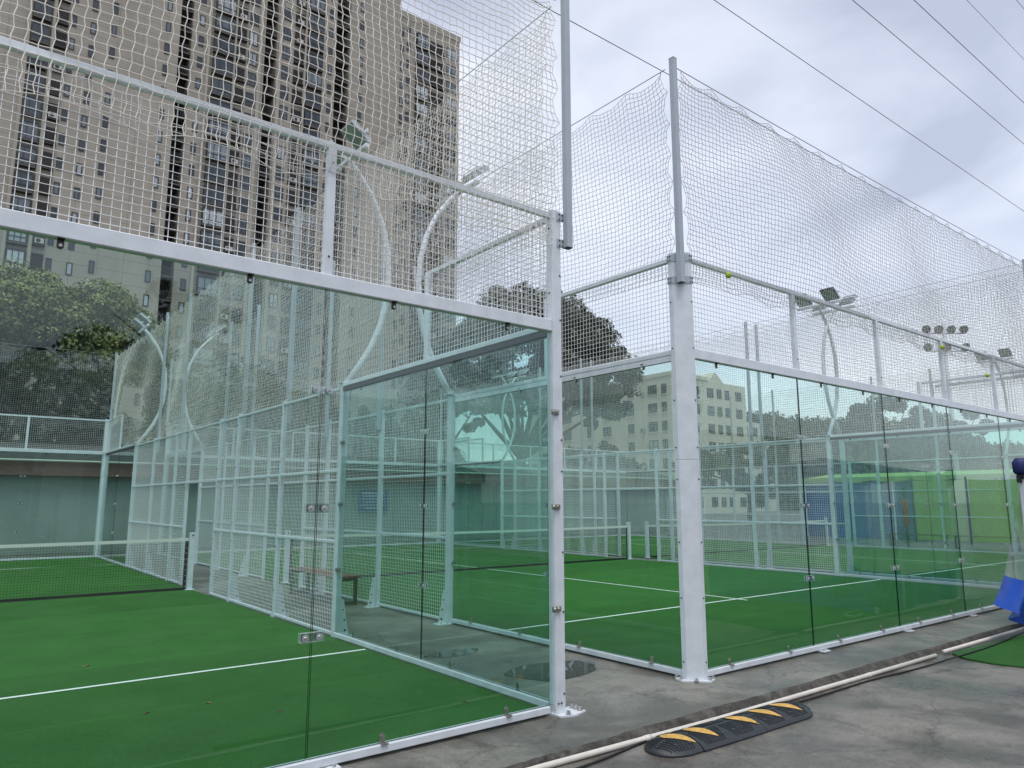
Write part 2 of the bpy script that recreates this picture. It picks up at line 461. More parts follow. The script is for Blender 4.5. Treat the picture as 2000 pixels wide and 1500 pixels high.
def npmesh(name, V, F, mats, smooth=False, mi=None):
    V = np.asarray(V, np.float32); F = np.asarray(F, np.int32)
    me = bpy.data.meshes.new(name)
    k = F.shape[1]
    me.vertices.add(len(V)); me.vertices.foreach_set('co', V.ravel())
    me.loops.add(F.size); me.loops.foreach_set('vertex_index', F.ravel())
    me.polygons.add(len(F)); me.polygons.foreach_set('loop_start', np.arange(0, F.size, k, dtype=np.int32))
    for m in mats:
        me.materials.append(M[m])
    if mi is not None:
        me.polygons.foreach_set('material_index', np.asarray(mi, np.int32))
    if smooth:
        me.polygons.foreach_set('use_smooth', np.ones(len(F), bool))
    me.update(calc_edges=True)
    return me

def strands(P0, P1, r):
    """three-sided threads between point arrays"""
    P0 = np.asarray(P0, float); P1 = np.asarray(P1, float)
    d = P1 - P0; d /= np.maximum(np.linalg.norm(d, axis=1, keepdims=True), 1e-9)
    ref = np.where(np.abs(d[:, 2:3]) < 0.9, np.array([[0, 0, 1.0]]), np.array([[1.0, 0, 0]]))
    a = np.cross(d, ref); a /= np.linalg.norm(a, axis=1, keepdims=True); b = np.cross(a, d)
    V = np.zeros((len(P0), 6, 3))
    for k in range(3):
        t = 2*math.pi*k/3 + 0.5
        o = (a*math.cos(t) + b*math.sin(t))*r
        V[:, k] = P0 + o; V[:, 3+k] = P1 + o
    base = (np.arange(len(P0))*6)[:, None]
    F = np.concatenate([base + np.array([[k, (k+1) % 3, 3+(k+1) % 3, 3+k]]) for k in range(3)], 0)
    return V.reshape(-1, 3), F

CACHE = {}
def cached(key, fn):
    if key not in CACHE:
        CACHE[key] = fn()
    return CACHE[key]

def obj(name, me, parent=None, loc=(0,0,0), rz=0.0, scale=None):
    o = bpy.data.objects.new(name, me)
    COL.objects.link(o)
    o.location = loc; o.rotation_euler = (0, 0, rz)
    if scale: o.scale = scale
    if parent is not None: o.parent = parent
    return o
def tag(o, label, cat, group=None):
    o['label'] = label; o['category'] = cat
    if group: o['group'] = group
    return o
def thing(name, label, cat, loc=(0,0,0), rz=0.0, group=None):
    o = bpy.data.objects.new(name, None)
    COL.objects.link(o); o.empty_display_size = 0.2
    o.location = loc; o.rotation_euler = (0, 0, rz)
    return tag(o, label, cat, group)
def struct(name, me, parent=None, loc=(0,0,0)):
    o = obj(name, me, parent, loc); o['kind'] = 'structure'
    return o

# ------------------------------------------------------------------ layout numbers (metres)
AX = 0.0                 # right side of the left court
BX0, BX1 = 1.662, 11.662   # middle court
CX0, CX1 = 12.29, 22.29    # right court
LOW = -0.045              # level of the yard in front of the slab

# ------------------------------------------------------------------ ground
g = MB(); S = 1500.0
g.v = [(-S,-S,LOW),(S,-S,LOW),(S,S,LOW),(-S,S,LOW)]; g.f = [(0,1,2,3)]; g.m = [0]
struct('ground', g.mesh('ground', ['ground']))
slab = struct('concrete_slab', MB().box((-16,-0.65,LOW-0.05),(34,40,0.0)).mesh('slab', ['slab']))
# ragged mortar fillet along the slab edge
xs = np.arange(-8, 12, 0.04)
V = []; F = []
for i, x in enumerate(xs):
    j = 0.010*math.sin(x*2.1) + 0.008*math.sin(x*7.3) + rng.normal(0, 0.004); k = 0.010*math.sin(x*1.3+1) + rng.normal(0, 0.004)
    V += [(x, -0.643+j*0.9, 0.003), (x, -0.662+j, 0.002+rng.normal(0,0.0012)), (x, -0.682+j*0.6, -0.018+rng.normal(0,0.002)), (x, -0.700+k*0.7, LOW+0.004), (x, -0.728+k, LOW-0.005)]
for i in range(len(xs)-1):
    for k in range(4):
        a = i*5+k; F.append((a, a+1, a+6, a+5))
mo = struct('kerb_edge', npmesh('mortar', V, np.array(F)[:, ::-1], ['mortar']))

def court_surface(x0, name):
    t = struct(name, MB().box((x0+0.03, 0.03, 0.002), (x0+9.97, 19.97, 0.014)).mesh('turf', ['turf']))
    def ln(a, b):
        m_ = MB(); m_.v = [(a[0],a[1],0.018),(b[0],a[1],0.018),(b[0],b[1],0.018),(a[0],b[1],0.018)]; m_.f = [(0,1,2,3)]; m_.m = [0]
        o = obj('court_line', m_.mesh('line', ['line']), t); o['kind'] = 'structure'
    ln((x0+0.06, 3.025), (x0+9.94, 3.075)); ln((x0+0.06, 16.925), (x0+9.94, 16.975))
    ln((x0+4.975, 2.85), (x0+5.025, 3.02)); ln((x0+4.975, 3.08), (x0+5.025, 16.92)); ln((x0+4.975, 16.98), (x0+5.025, 17.15))
    return t
court_surface(-10.0, 'turf_court'); court_surface(BX0, 'turf_court'); court_surface(CX0, 'turf_court')

# puddle in the passage
pp = []
for k in range(40):
    t = 2*math.pi*k/40
    rr = 1 + 0.08*math.sin(3*t+1) + 0.05*math.sin(5*t) + 0.02*math.sin(9*t+2)
    pp.append((0.93 + 0.50*rr*math.cos(t), 1.10 + 0.33*rr*math.sin(t)))
m_ = MB(); m_.v = [(x,y,0.004) for x,y in pp]; m_.f = [tuple(range(40))]; m_.m = [0]
struct('puddle', m_.mesh('puddle', ['water']))
m_ = MB(); m_.v = [(0.62+0.32*(1+.2*math.sin(3*2*math.pi*k/24))*math.cos(2*math.pi*k/24), 2.35+0.16*math.sin(2*math.pi*k/24), 0.004) for k in range(24)]; m_.f = [tuple(range(24))]; m_.m = [0]
struct('puddle', m_.mesh('puddle', ['water']))

# green mat at the right
mm = MB(); mp_ = [(5.02,-0.80),(4.86,-0.98),(4.80,-1.25),(4.88,-1.56),(5.2,-3.6),(8.2,-3.6),(8.4,-0.95),(6.8,-0.87)]
mm.prism(mp_[::1] if True else mp_, LOW+0.002, LOW+0.016)
tag(obj('turf_mat', mm.mesh('mat', ['mat']), None, (-0.06,-0.055,0)), 'offcut of green artificial turf lying on the yard concrete by the white pipe', 'mat')

# ------------------------------------------------------------------ shared parts
def m_bolt(r=0.011, h=0.012):
    def f():
        b = MB(); b.prism([(r*math.cos(k*math.pi/3), r*math.sin(k*math.pi/3)) for k in range(6)], 0, h)
        b.prism([(r*1.5*math.cos(k*math.pi/5), r*1.5*math.sin(k*math.pi/5)) for k in range(10)], -0.001, 0.003)
        return b.mesh('bolt', ['bolt'])
    return cached(('bolt', r, h), f)
def m_screw():
    def f():
        b = MB(); b.tube([(0,0,0),(0,-0.006,0)], [0.0085,0.0065], 8)
        return b.mesh('screw', ['screw'])
    return cached('screw', f)
def m_bar(axis, L, w, h, mat, ch=0.004):
    return cached(('bar', axis, round(L,3), w, h, mat, ch), lambda: MB().bar(axis, 0, L, (0,0), w, h, ch).mesh('bar', [mat]))
def m_wire(W, H, horiz, cell=0.05, r=0.0029):
    """welded wire panel, W along local axis horiz, up z"""
    def f():
        nx = int(round(W/cell)); nz = int(round(H/cell))
        a = np.linspace(0, W, nx+1); c = np.linspace(0, H, nz+1)
        P0 = []; P1 = []
        for x in a:
            P0.append((x, 0.0022, 0)); P1.append((x, 0.0022, H))
        for z in c:
            P0.append((0, -0.0022, z)); P1.append((W, -0.0022, z))
        P0 = np.array(P0); P1 = np.array(P1)
        if horiz == 'y':
            P0 = P0[:, [1, 0, 2]]; P1 = P1[:, [1, 0, 2]]
        V, F = strands(P0, P1, r)
        return npmesh('wire_mesh', V, F, ['wire'])
    return cached(('wire', round(W,3), round(H,3), horiz), f)
def m_glass(W, H, axis):
    def f():
        b = MB(); g_ = 0.005
        if axis == 'x': b.box((g_, -0.006, 0), (W-g_, 0.006, H), fm=[1,1,0,1,0,1])
        else: b.box((-0.006, g_, 0), (0.006, W-g_, H), fm=[1,1,1,0,1,0])
        return b.mesh('glass', ['glass', 'gedge'])
    return cached(('glass', W, H, axis), f)
def m_baseclip():
    def f():
        b = MB()
        pr = [(-0.018,0),(0.018,0),(0.018,0.045)] + [(0.018*math.cos(t), 0.045+0.018*math.sin(t)) for t in np.linspace(0.3, math.pi-0.3, 6)] + [(-0.018,0.045)]
        v = [(x,-0.013,z) for x,z in pr] + [(x,-0.007,z) for x,z in pr]; n = len(pr)
        b.add(v, [tuple(range(n)), tuple(range(2*n-1, n-1, -1))] + [(i, n+i, n+(i+1)%n, (i+1)%n) for i in range(n)])
        b.box((-0.018,-0.045,0),(0.03,-0.013,0.005))
        b.tube([(0,-0.013,0.042),(0,-0.021,0.042)], 0.009, 8)
        b.tube([(0.016,-0.03,0.005),(0.016,-0.03,0.012)], 0.008, 6)
        return b.mesh('clip', ['steel'])
    return cached('baseclip', f)
def m_topclip():
    def f():
        b = MB()
        pr = [(-0.017,0),(0.017,0),(0.017,-0.04)] + [(0.017*math.cos(t), -0.04-0.017*math.sin(t)) for t in np.linspace(0.3, math.pi-0.3, 6)] + [(-0.017,-0.04)]
        v = [(x,-0.014,z) for x,z in pr] + [(x,-0.007,z) for x,z in pr]; n = len(pr)
        b.add(v, [tuple(range(n))[::-1], tuple(range(n, 2*n))] + [(i, (i+1)%n, n+(i+1)%n, n+i) for i in range(n)])
        b.box((-0.017,-0.04,-0.004),(0.017,-0.014,0.0))
        b.tube([(0,-0.014,-0.038),(0,-0.024,-0.038)], [0.012,0.009], 8, mi=1)
        return b.mesh('clip', ['rubber', 'steel'])
    return cached('topclip', f)
def m_jointclamp(axis):
    def f():
        b = MB()
        for sy in (-1, 1):
            b.box((-0.075, -0.017 if sy < 0 else 0.007, -0.028), (0.075, -0.007 if sy < 0 else 0.017, 0.028), fm=[3,3,0,3,0,3])
            for sx in (-0.045, 0.045):
                b.tube([(sx, sy*0.017, 0), (sx, sy*0.020, 0)], 0.021, 12, mi=1)
                b.tube([(sx, sy*0.020, 0), (sx, sy*0.028, 0)], [0.010, 0.006], 8, mi=2)
        if axis == 'y':
            b.v = [(y, x, z) for x, y, z in b.v]
        return b.mesh('clamp', ['acryl', 'washer', 'bolt', 'rim'])
    return cached(('jc', axis), f)
def m_foot():
    def f():
        b = MB(); b.box((-0.07,-0.085,0.0),(0.07,0.03,0.012))
        b.prism([(0.012*math.cos(k*math.pi/3)-0.03, 0.012*math.sin(k*math.pi/3)-0.06) for k in range(6)], 0.012, 0.028, 1)
        b.prism([(0.012*math.cos(k*math.pi/3)+0.035, 0.012*math.sin(k*math.pi/3)-0.06) for k in range(6)], 0.012, 0.028, 1)
        return b.mesh('foot', ['paint', 'bolt'])
    return cached('foot', f)

# ------------------------------------------------------------------ court end walls (glass 3 m + wire 1 m)
def end_wall(label, x0, y, rz, detail=True):
    """x0: the end of the wall at local x=0; outside is local -y"""
    w = thing('glass_end_wall', label, 'glass wall', (x0, y, 0), rz, 'glass end walls of the courts')
    obj('base_rail', m_bar('x', 9.80, 0.062, 0.05, 'paint'), w, (0.10, 0, 0.047))
    # middle rail in two lengths with a visible butt joint
    obj('middle_rail', m_bar('x', 5.345, 0.062, 0.10, 'paint', 0.006), w, (0.05, 0, 3.02))
    obj('middle_rail', m_bar('x', 4.545, 0.062, 0.10, 'paint', 0.006), w, (5.405, 0, 3.02))
    obj('top_rail', m_bar('x', 9.90, 0.045, 0.045, 'paint'), w, (0.05, 0, 3.975))
    for i in range(5):
        gp = obj('glass_panel', m_glass(2.0, 2.90, 'x'), w, (2.0*i, 0, 0.075))
        for k in (0.5, 1.5):
            obj('base_clip', m_baseclip(), gp, (k, 0, -0.0025))
            obj('top_clip', m_topclip(), gp, (k, 0, 2.8945))
        obj('wire_panel', m_wire(2.0 - 0.06, 0.90, 'x'), w, (2.0*i+0.03, 0.012, 3.06))
    for i in range(1, 5):
        for z in (0.775, 1.55, 2.30):
            obj('joint_clamp', m_jointclamp('x'), w, (2.0*i, 0, z))
        p = obj('mesh_post', m_bar('z', 0.882, 0.06, 0.05, 'paint'), w, (2.0*i, 0, 3.0705))
        if detail:
            for z in (0.12, 0.78): obj('screw', m_screw(), p, (0.0, -0.0245, z))
        obj('foot_plate', m_foot(), w, (2.0*i+0.12, 0, 0.006))
    if detail:
        sp = obj('splice_plate', cached('splice', lambda: MB().box((-0.25,-0.0045,-0.02),(0.25,0.0,0.02)).mesh('splice', ['paint'])), w, (5.4, -0.031, 0.047))
        for k in range(6): obj('screw', m_screw(), sp, (-0.21+0.084*k, -0.0045, 0.0))
    return w
end_wall('glass wall across the near end of the left court, closest to the viewer', -10.0, 0.0, 0.0)
end_wall('glass wall across the near end of the middle court, right of the wide chamfered corner post', BX0, 0.0, 0.0)
end_wall('glass wall across the far end of the left court, behind its net', 0.0, 20.0, math.pi, False)
end_wall('glass wall across the far end of the middle court', BX1, 20.0, math.pi, False)
end_wall('glass wall across the far end of the rightmost court', CX1, 20.0, math.pi, False)

# ------------------------------------------------------------------ court side fences
def m_gusset(s_):
    def f():
        b = MB()
        pr = [(0.03,0.012),(0.17,0.012),(0.155,0.05),(0.095,0.40),(0.085,0.43),(0.06,0.445),(0.03,0.445)]
        n = len(pr)
        v = [(s_*x,-0.004,z) for x,z in pr] + [(s_*x,0.004,z) for x,z in pr]
        b.add(v, [tuple(range(n)), tuple(range(2*n-1, n-1, -1))] + [(i, n+i, n+(i+1)%n, (i+1)%n) for i in range(n)])
        for x, z, r in ((0.115,0.07,0.016),(0.105,0.19,0.013),(0.085,0.31,0.010)):
            b.tube([(s_*x,-0.0055,z),(s_*x,0.0055,z)], r, 10, mi=1)
        b.box((min(s_*-0.03,s_*0.19),-0.075,0.0),(max(s_*-0.03,s_*0.19),0.075,0.012))
        for x, y in ((0.15,-0.05),(0.15,0.05),(0.06,-0.055),(0.06,0.055)):
            b.prism([(s_*x+0.011*math.cos(k*math.pi/3), y+0.011*math.sin(k*math.pi/3)) for k in range(6)], 0.012, 0.03, 2)
        return b.mesh('gusset', ['paint', 'screw', 'bolt'])
    return cached(('gus', s_), f)

def side_fence(label, x, s_):
    """s_=+1: outside is +x ; runs from y=0 to y=20"""
    w = thing('side_fence', label, 'fence', (x, 0, 0), 0.0, 'side fences of the courts')
    for y0 in (0.0, 16.0):
        obj('base_rail', m_bar('y', 3.86, 0.05, 0.062, 'paint'), w, (0, y0+0.07, 0.047))
        obj('top_rail', m_bar('y', 3.86, 0.05, 0.062, 'paint', 0.006), w, (0, y0+0.07, 3.03))
        obj('gasket', m_bar('y', 3.86, 0.052, 0.034, 'gasket', 0.004), w, (-s_*0.008, y0+0.07, 2.976))
        obj('rail_flange', m_bar('y', 3.86, 0.056, 0.012, 'paint', 0.002), w, (s_*0.0235, y0+0.07, 2.974))
        for i in range(2):
            gp = obj('glass_panel', m_glass(2.0, 2.895, 'y'), w, (0, y0+2.0*i, 0.075))
            for k in (0.5, 1.5):
                c = obj('base_clip', m_baseclip(), gp, (0, k, -0.0025), s_*math.pi/2)
                c = obj('top_clip', m_topclip(), gp, (0, k, 2.8945), s_*math.pi/2)
        for z in (0.775, 1.55, 2.30):
            obj('joint_clamp', m_jointclamp('y'), w, (0, y0+2.0, z))
        # step panel of wire up to 4 m
        ya, yb = (0.05, 2.0) if y0 == 0 else (18.0, 19.95)
        obj('wire_panel', m_wire(1.90, 0.88, 'y'), w, (0.0, ya+0.03, 3.062))
        obj('step_rail', m_bar('y', yb-ya-0.07 if y0 == 0 else yb-ya-0.07, 0.045, 0.045, 'paint'), w, (0, ya+0.0 if y0 == 0 else ya+0.07, 3.975))
        obj('step_post', m_bar('z', 0.935, 0.05, 0.055, 'paint'), w, (0, 2.0 if y0 == 0 else 18.0, 3.0625))
    for y in (4.0, 16.0):
        p = obj('end_post', m_bar('z', 3.055, 0.075, 0.10, 'paint'), w, (s_*0.03, y, 0.012))
        obj('gusset_foot', m_gusset(s_), p, (0, 0, -0.012))
        for z in (0.775, 1.55, 2.30):
            obj('edge_clamp', cached('edgeclamp', lambda: MB().box((-0.02,-0.06,-0.02),(0.02,0.0,0.02)).tube([(-0.02,-0.03,0),(-0.028,-0.03,0)], 0.01, 8).tube([(0.02,-0.03,0),(0.028,-0.03,0)], 0.01, 8).mesh('eclamp', ['steel'])), p,
                (-s_*0.03, -0.03 if y < 10 else 0.09, z))
    for y in (6.0, 8.0, 9.0, 11.0, 12.0, 14.0):
        p = obj('post', m_bar('z', 3.04, 0.05, 0.09, 'paint'), w, (s_*0.03, y, 0.012))
        if y not in (9.0, 11.0):
            obj('gusset_foot', m_gusset(s_), p, (0, 0, -0.012))
        for z in (0.35, 0.95, 1.25, 1.85, 2.15, 2.85):
            obj('screw', cached('screwy', lambda: MB().tube([(-0.006,0,0),(0.006,0,0)], 0.008, 8).mesh('screw', ['screw'])), p, (-s_*0.028, 0, z))
    bays = [(4.06,5.945),(6.055,7.945),(8.055,8.945),(11.055,11.945),(12.055,13.945),(14.055,15.94)]
    for a, b in bays:
        for z0, z1 in ((0.06,1.09),(1.13,1.95),(1.99,2.98)):
            obj('wire_panel', m_wire(b-a, z1-z0, 'y'), w, (s_*0.012, a, z0))
        for z in (0.04, 1.11, 1.97, 3.0):
            obj('rail', m_bar('y', b-a+0.02, 0.035, 0.035, 'paint'), w, (s_*0.012, a-0.01, z))
    obj('wire_panel', m_wire(1.89, 0.98, 'y'), w, (s_*0.012, 9.055, 2.0))
    for z in (1.97, 3.0):
        obj('rail', m_bar('y', 1.91, 0.045 if z < 2.5 else 0.035, 0.035, 'paint'), w, (s_*0.012, 9.045, z))
    return w
side_fence('glass and wire side fence along the right of the left court', AX, 1)
side_fence('glass and wire side fence running back from the wide chamfered corner post', BX0, -1)
side_fence('glass and wire side fence on the far right side of the middle court', BX1, 1)
side_fence('glass and wire side fence on the left of the rightmost court', CX0, -1)
side_fence('glass and wire side fence on the right of the rightmost court', CX1, 1)

# ------------------------------------------------------------------ corner posts
def wide_corner_post(label, x, y, sx, sy):
    """chamfered corner post, corner pointing to (sx,sy)*outward"""
    t = thing('corner_post', label, 'post', (x, y, 0), 0, 'corner posts')
    P = [(0.095,-0.065),(0.045,-0.065),(-0.065,0.045),(-0.065,0.095),(0.0,0.095),(0.02,0.02),(0.095,0.0)]
    P = [(-sx*a, -sy*b) for a, b in P]
    ar = sum(P[i][0]*P[(i+1)%7][1]-P[(i+1)%7][0]*P[i][1] for i in range(7))
    if ar < 0: P = P[::-1]
    obj('column', MB().prism(P, 0.013, 1.985).mesh('column', ['paint']), t)
    obj('column', MB().prism(P, 1.988, 4.02).mesh('column', ['paint']), t)
    Q = [(0.19,-0.05),(0.15,-0.10),(0.05,-0.13),(-0.13,0.05),(-0.10,0.15),(-0.05,0.19),(0.03,0.03)]
    Q = [(-sx*a, -sy*b) for a, b in Q]
    ar = sum(Q[i][0]*Q[(i+1)%7][1]-Q[(i+1)%7][0]*Q[i][1] for i in range(7))
    if ar < 0: Q = Q[::-1]
    pl = obj('base_plate', MB().prism(Q, 0.0, 0.012).mesh('plate', ['paint']), t)
    for a, b in ((0.155,-0.075),(0.085,-0.095),(-0.045,-0.045),(-0.095,0.085),(-0.075,0.155)):
        obj('bolt', m_bolt(0.014, 0.022), pl, (-sx*a, -sy*b, 0.013))
    for z in (0.16, 0.72, 1.22, 1.80, 2.10, 2.55, 3.06, 3.52):
        for a, b, r in ((0.075, -0.065, 0), (-0.065, 0.075, 1)):
            o = obj('screw', m_screw(), t, (-sx*a, -sy*b, z), (0 if sy < 0 else math.pi) if r == 0 else (-math.pi/2 if sx < 0 else math.pi/2))
    for z in (3.74, 3.965):
        PB = [(0.102,-0.072),(0.042,-0.072),(-0.072,0.042),(-0.072,0.102),(-0.058,0.102),(-0.058,0.050),(0.050,-0.058),(0.102,-0.058)]
        PB = [(-sx*a, -sy*b) for a, b in PB]; n = 8
        ar = sum(PB[i][0]*PB[(i+1)%n][1]-PB[(i+1)%n][0]*PB[i][1] for i in range(n))
        if ar < 0: PB = PB[::-1]
        br = obj('bracket', MB().prism(PB, z-0.035, z+0.035).mesh('bracket', ['galv']), t)
        for a, b, r in ((0.092,-0.072,0),(0.062,-0.072,0),(-0.072,0.092,1),(-0.072,0.062,1)):
            for dz in (-0.02, 0.02):
                obj('screw', m_screw(), br, (-sx*a, -sy*b, z+dz), (0 if sy < 0 else math.pi) if r == 0 else (-math.pi/2 if sx < 0 else math.pi/2))
    return t
def net_pole(label, x, y, z0, z1=6.06, w_=0.06):
    t = thing('net_pole', label, 'pole', (x, y, z0), 0, 'poles carrying the ball nets')
    obj('tube', m_bar('z', round(z1-z0, 3), w_, w_, 'galv'), t)
    obj('end_cap', cached(('cap', w_), lambda: MB().bar('z', -0.006, 0.0, (0,0), w_*0.98, w_*0.98, 0.003).mesh('cap', ['lampdark'])), t)
    obj('top_cap', cached(('tcap', w_), lambda: MB().bar('z', 0.0, 0.008, (0,0), w_*1.06, w_*1.06, 0.003).mesh('cap', ['galv'])), t, (0, 0, z1-z0))
    return t

# left court, near right corner: slimmer square post with cover strips
t = thing('corner_post', 'square white corner post of the left court with steel glass clamps', 'post', (0, 0, 0), 0, 'corner posts')
b = MB(); b.bar('z', 0.013, 4.02, (0.0, 0.0), 0.095, 0.085, 0.008)
b.bar('z', 0.02, 4.015, (-0.030, -0.040), 0.022, 0.012, 0.003)
b.bar('z', 0.02, 4.015, (0.028, -0.040), 0.030, 0.012, 0.003)
obj('column', b.mesh('column', ['paint']), t)
pl = obj('base_plate', MB().prism([(-0.06,-0.10),(0.06,-0.14),(0.20,-0.10),(0.20,0.06),(-0.06,0.06)], 0.0, 0.012).mesh('plate', ['paint']), t)
for a, c in ((0.02,-0.10),(0.165,-0.075),(0.165,-0.03),(0.165,0.015)):
    obj('bolt', m_bolt(0.016, 0.026), pl, (a, c, 0.013))
for z in (0.15, 0.75, 1.20, 1.83, 2.08, 2.60, 3.07, 3.45):
    obj('screw', m_screw(), t, (0.028, -0.046, z))
for z in (3.30, 3.86):
    o = obj('screw', m_screw(), t, (-0.0475, 0.0, z), -math.pi/2)
for k in (-0.030, 0.0):
    obj('screw', m_screw(), t, (k, -0.046, 0.085))
for z in (0.775, 1.55, 2.30):
    obj('corner_clamp', cached('cclamp', lambda: MB().bar('x', -0.085, -0.005, (-0.052, 0.0), 0.014, 0.045, 0.005).tube([(-0.065,-0.058,0),(-0.065,-0.072,0)], [0.016,0.011], 10).tube([(-0.028,-0.058,0),(-0.028,-0.072,0)], [0.016,0.011], 10).mesh('cclamp', ['steel'])), t, (0,0,z))
for z in (3.735, 3.965):
    br = obj('bracket', cached('abrk', lambda: MB().box((0.0,-0.052,-0.035),(0.095,-0.0425,0.035)).mesh('bracket', ['galv'])), t, (0,0,z))
    for a in (0.025, 0.06):
        for dz in (-0.022, 0.022): obj('screw', m_screw(), br, (a, -0.052, dz))
net_pole('tall net pole bolted beside the square corner post of the left court', 0.094, -0.082, 3.70, 6.06)
wide_corner_post('wide chamfered white corner post at the near left corner of the middle court', BX0, 0, -1, -1)
net_pole('tall square net pole bolted to the wide chamfered corner post, topped against the sky', BX0-0.044, -0.044, 3.70, 6.07)
wide_corner_post('chamfered white corner post at the near right corner of the middle court', BX1, 0, 1, -1)
net_pole('net pole at the right picture edge, near right corner of middle court', BX1+0.044, -0.044, 3.70)
wide_corner_post('chamfered white corner post at the far right corner of the left court', AX, 20, 1, 1)
net_pole('net pole above the far right corner of the left court', AX+0.044, 20.044, 3.70)
wide_corner_post('chamfered white corner post at the far left corner of the middle court', BX0, 20, -1, 1)
net_pole('net pole above the far left corner of the middle court', BX0-0.044, 20.044, 3.70)
wide_corner_post('chamfered white corner post at the far right corner of the middle court', BX1, 20, 1, 1)
net_pole('net pole above the far right corner of the middle court', BX1+0.044, 20.044, 3.70)
wide_corner_post('chamfered white corner post at the far left corner of the rightmost court', CX0, 20, -1, 1)
net_pole('net pole above the far left corner of the rightmost court', CX0-0.044, 20.044, 3.70)
ORD = {6.0: 'first', 8.0: 'second', 12.0: 'third', 14.0: 'fourth'}
for x, s_, nm in ((AX, 1, 'right side of the left court'), (BX0, -1, 'left side of the middle court'), (BX1, 1, 'right side of the middle court'), (CX0, -1, 'left side of the rightmost court'), (CX1, 1, 'right side of the rightmost court')):
    for y in (6.0, 8.0, 12.0, 14.0):
        net_pole(f'white net pole, {ORD[y]} of four along the {nm}', x+s_*0.088, y, 2.72)

# ------------------------------------------------------------------ ball nets
def net_mesh(W, z0, z1, axis, cell, seed, cut=None, droop=0.0, r=0.0019, lace=0.55, mat='cord'):
    rg = np.random.default_rng(seed)
    nx = int(round(W/cell)); nz = int(round((z1-z0)/cell))
    ii, kk = np.meshgrid(np.arange(nx+1), np.arange(nz+1), indexing='ij')
    X = ii*W/nx; Z = z0 + kk*(z1-z0)/nz
    u = X/W; h = (Z-z0)/(z1-z0)
    par = np.where(kk % 2 == 0, 1.0, -1.0)
    ph = rg.uniform(0, 6.28, 6)
    Xn = X + par*cell*0.085 + cell*0.35*np.sin(Z*2.3+ph[0]+X*0.5)*np.sin(math.pi*h)
    # laced top edge: shallow scallops fading downwards
    t = (X/lace) % 1.0
    Zn = Z - 0.085*4*t*(1-t)*np.exp(-(z1-Z)/0.22) - 0.05*np.sin(math.pi*u)*h
    # sag of the rows and belly of the cloth
    Zn += 0.03*np.sin(X*1.1+ph[1]) * np.sin(math.pi*h) + cell*0.05*rg.normal(size=X.shape)
    Y = (0.10*np.sin(X*0.75+ph[2]) + 0.05*np.sin(X*2.1+ph[3]+Z)) * np.sin(math.pi*np.clip(h, 0, 1)) + 0.01*rg.normal(size=X.shape)*0.3
    # loose lower edge with folds
    te = (X/0.75) % 1.0
    lo = np.exp(-(Z-z0)/0.10)
    Zn += lo*droop*(-0.2 + 0.9*4*te*(1-te)*0.5)
    Y += lo*0.03*np.sin(X*5+ph[4])
    # laced side edges
    tz = (Z/0.32) % 1.0
    eL = np.exp(-X/0.12); eR = np.exp(-(W-X)/0.12)
    Xn += (eL-eR)*0.07*4*tz*(1-tz)
    keep = np.ones_like(X, bool)
    if cut: keep = ~cut(X, Z)
    Pn = np.stack([Xn, Y, Zn], -1) if axis == 'x' else np.stack([Y, Xn, Zn], -1)
    a = keep[:-1] & keep[1:]; b = keep[:, :-1] & keep[:, 1:]
    P0 = np.concatenate([Pn[:-1][a], Pn[:, :-1][b]]); P1 = np.concatenate([Pn[1:][a], Pn[:, 1:][b]])
    V, F = strands(P0, P1, r)
    return npmesh('net', V, F, [mat])
endnet1 = net_mesh(9.9, 3.70, 5.97, 'x', 0.062, 3, droop=0.16, r=0.0034)
endnet2 = net_mesh(9.9, 3.74, 5.99, 'x', 0.056, 5, droop=0.12, r=0.0029, mat='cord_backlit')
cutf = lambda X, Z: ((X < 2.02) | (X > 17.9)) & (Z < 3.80)
sidenet1 = net_mesh(19.9, 3.02, 5.99, 'y', 0.056, 11, cut=cutf, r=0.0026)
sidenet2 = net_mesh(19.9, 3.02, 5.99, 'y', 0.056, 12, cut=cutf, r=0.0027, mat='cord_backlit')
def rope(pts, r=0.0045):
    return MB().tube(pts, r, 6).mesh('rope', ['rope'])
def sag(a, b, d, n=16):
    a = Vector(a); b = Vector(b)
    return [tuple(a.lerp(b, k/n) - Vector((0,0,4*d*(k/n)*(1-k/n)))) for k in range(n+1)]
def net(label, me, loc, rz, W, axis):
    o = tag(obj('ball_net', me, None, loc, rz), label, 'net', 'ball nets above the courts')
    ropem = cached(('rope', W, axis), lambda: rope(sag((0,0,6.0), (W,0,6.0) if axis == 'x' else (0,W,6.0), 0.03)))
    obj('top_rope', ropem, o)
    return o
net('pale knotted ball net above the near glass wall of the left court', endnet1, (-9.88,-0.036,0), 0, 9.9, 'x')
net('ball net with tennis balls caught in it, above the middle near wall', endnet2, (BX0+0.03,-0.036,0), 0, 9.9, 'x')
net('ball net above the far glass wall of the left court, before the dark trees', endnet2, (0,20.036,0), math.pi, 9.9, 'x')
net('ball net above the far glass wall of the middle court', endnet1, (BX1,20.036,0), math.pi, 9.9, 'x')
net('ball net above the far glass wall of the rightmost court', endnet2, (CX1,20.036,0), math.pi, 9.9, 'x')
net('ball net along the right side of the left court', sidenet1, (AX+0.05,0.05,0), 0, 19.9, 'y')
net('ball net along the left side of the middle court', sidenet2, (BX0-0.05,0.05,0), 0, 19.9, 'y')
net('ball net along the right side of the middle court', sidenet1, (BX1+0.05,19.95,0), math.pi, 19.9, 'y')
net('ball net along the left side of the rightmost court', sidenet2, (CX0-0.05,19.95,0), math.pi, 19.9, 'y')
net('ball net along the right side of the rightmost court', sidenet1, (CX1+0.05,0.05,0), 0, 19.9, 'y')

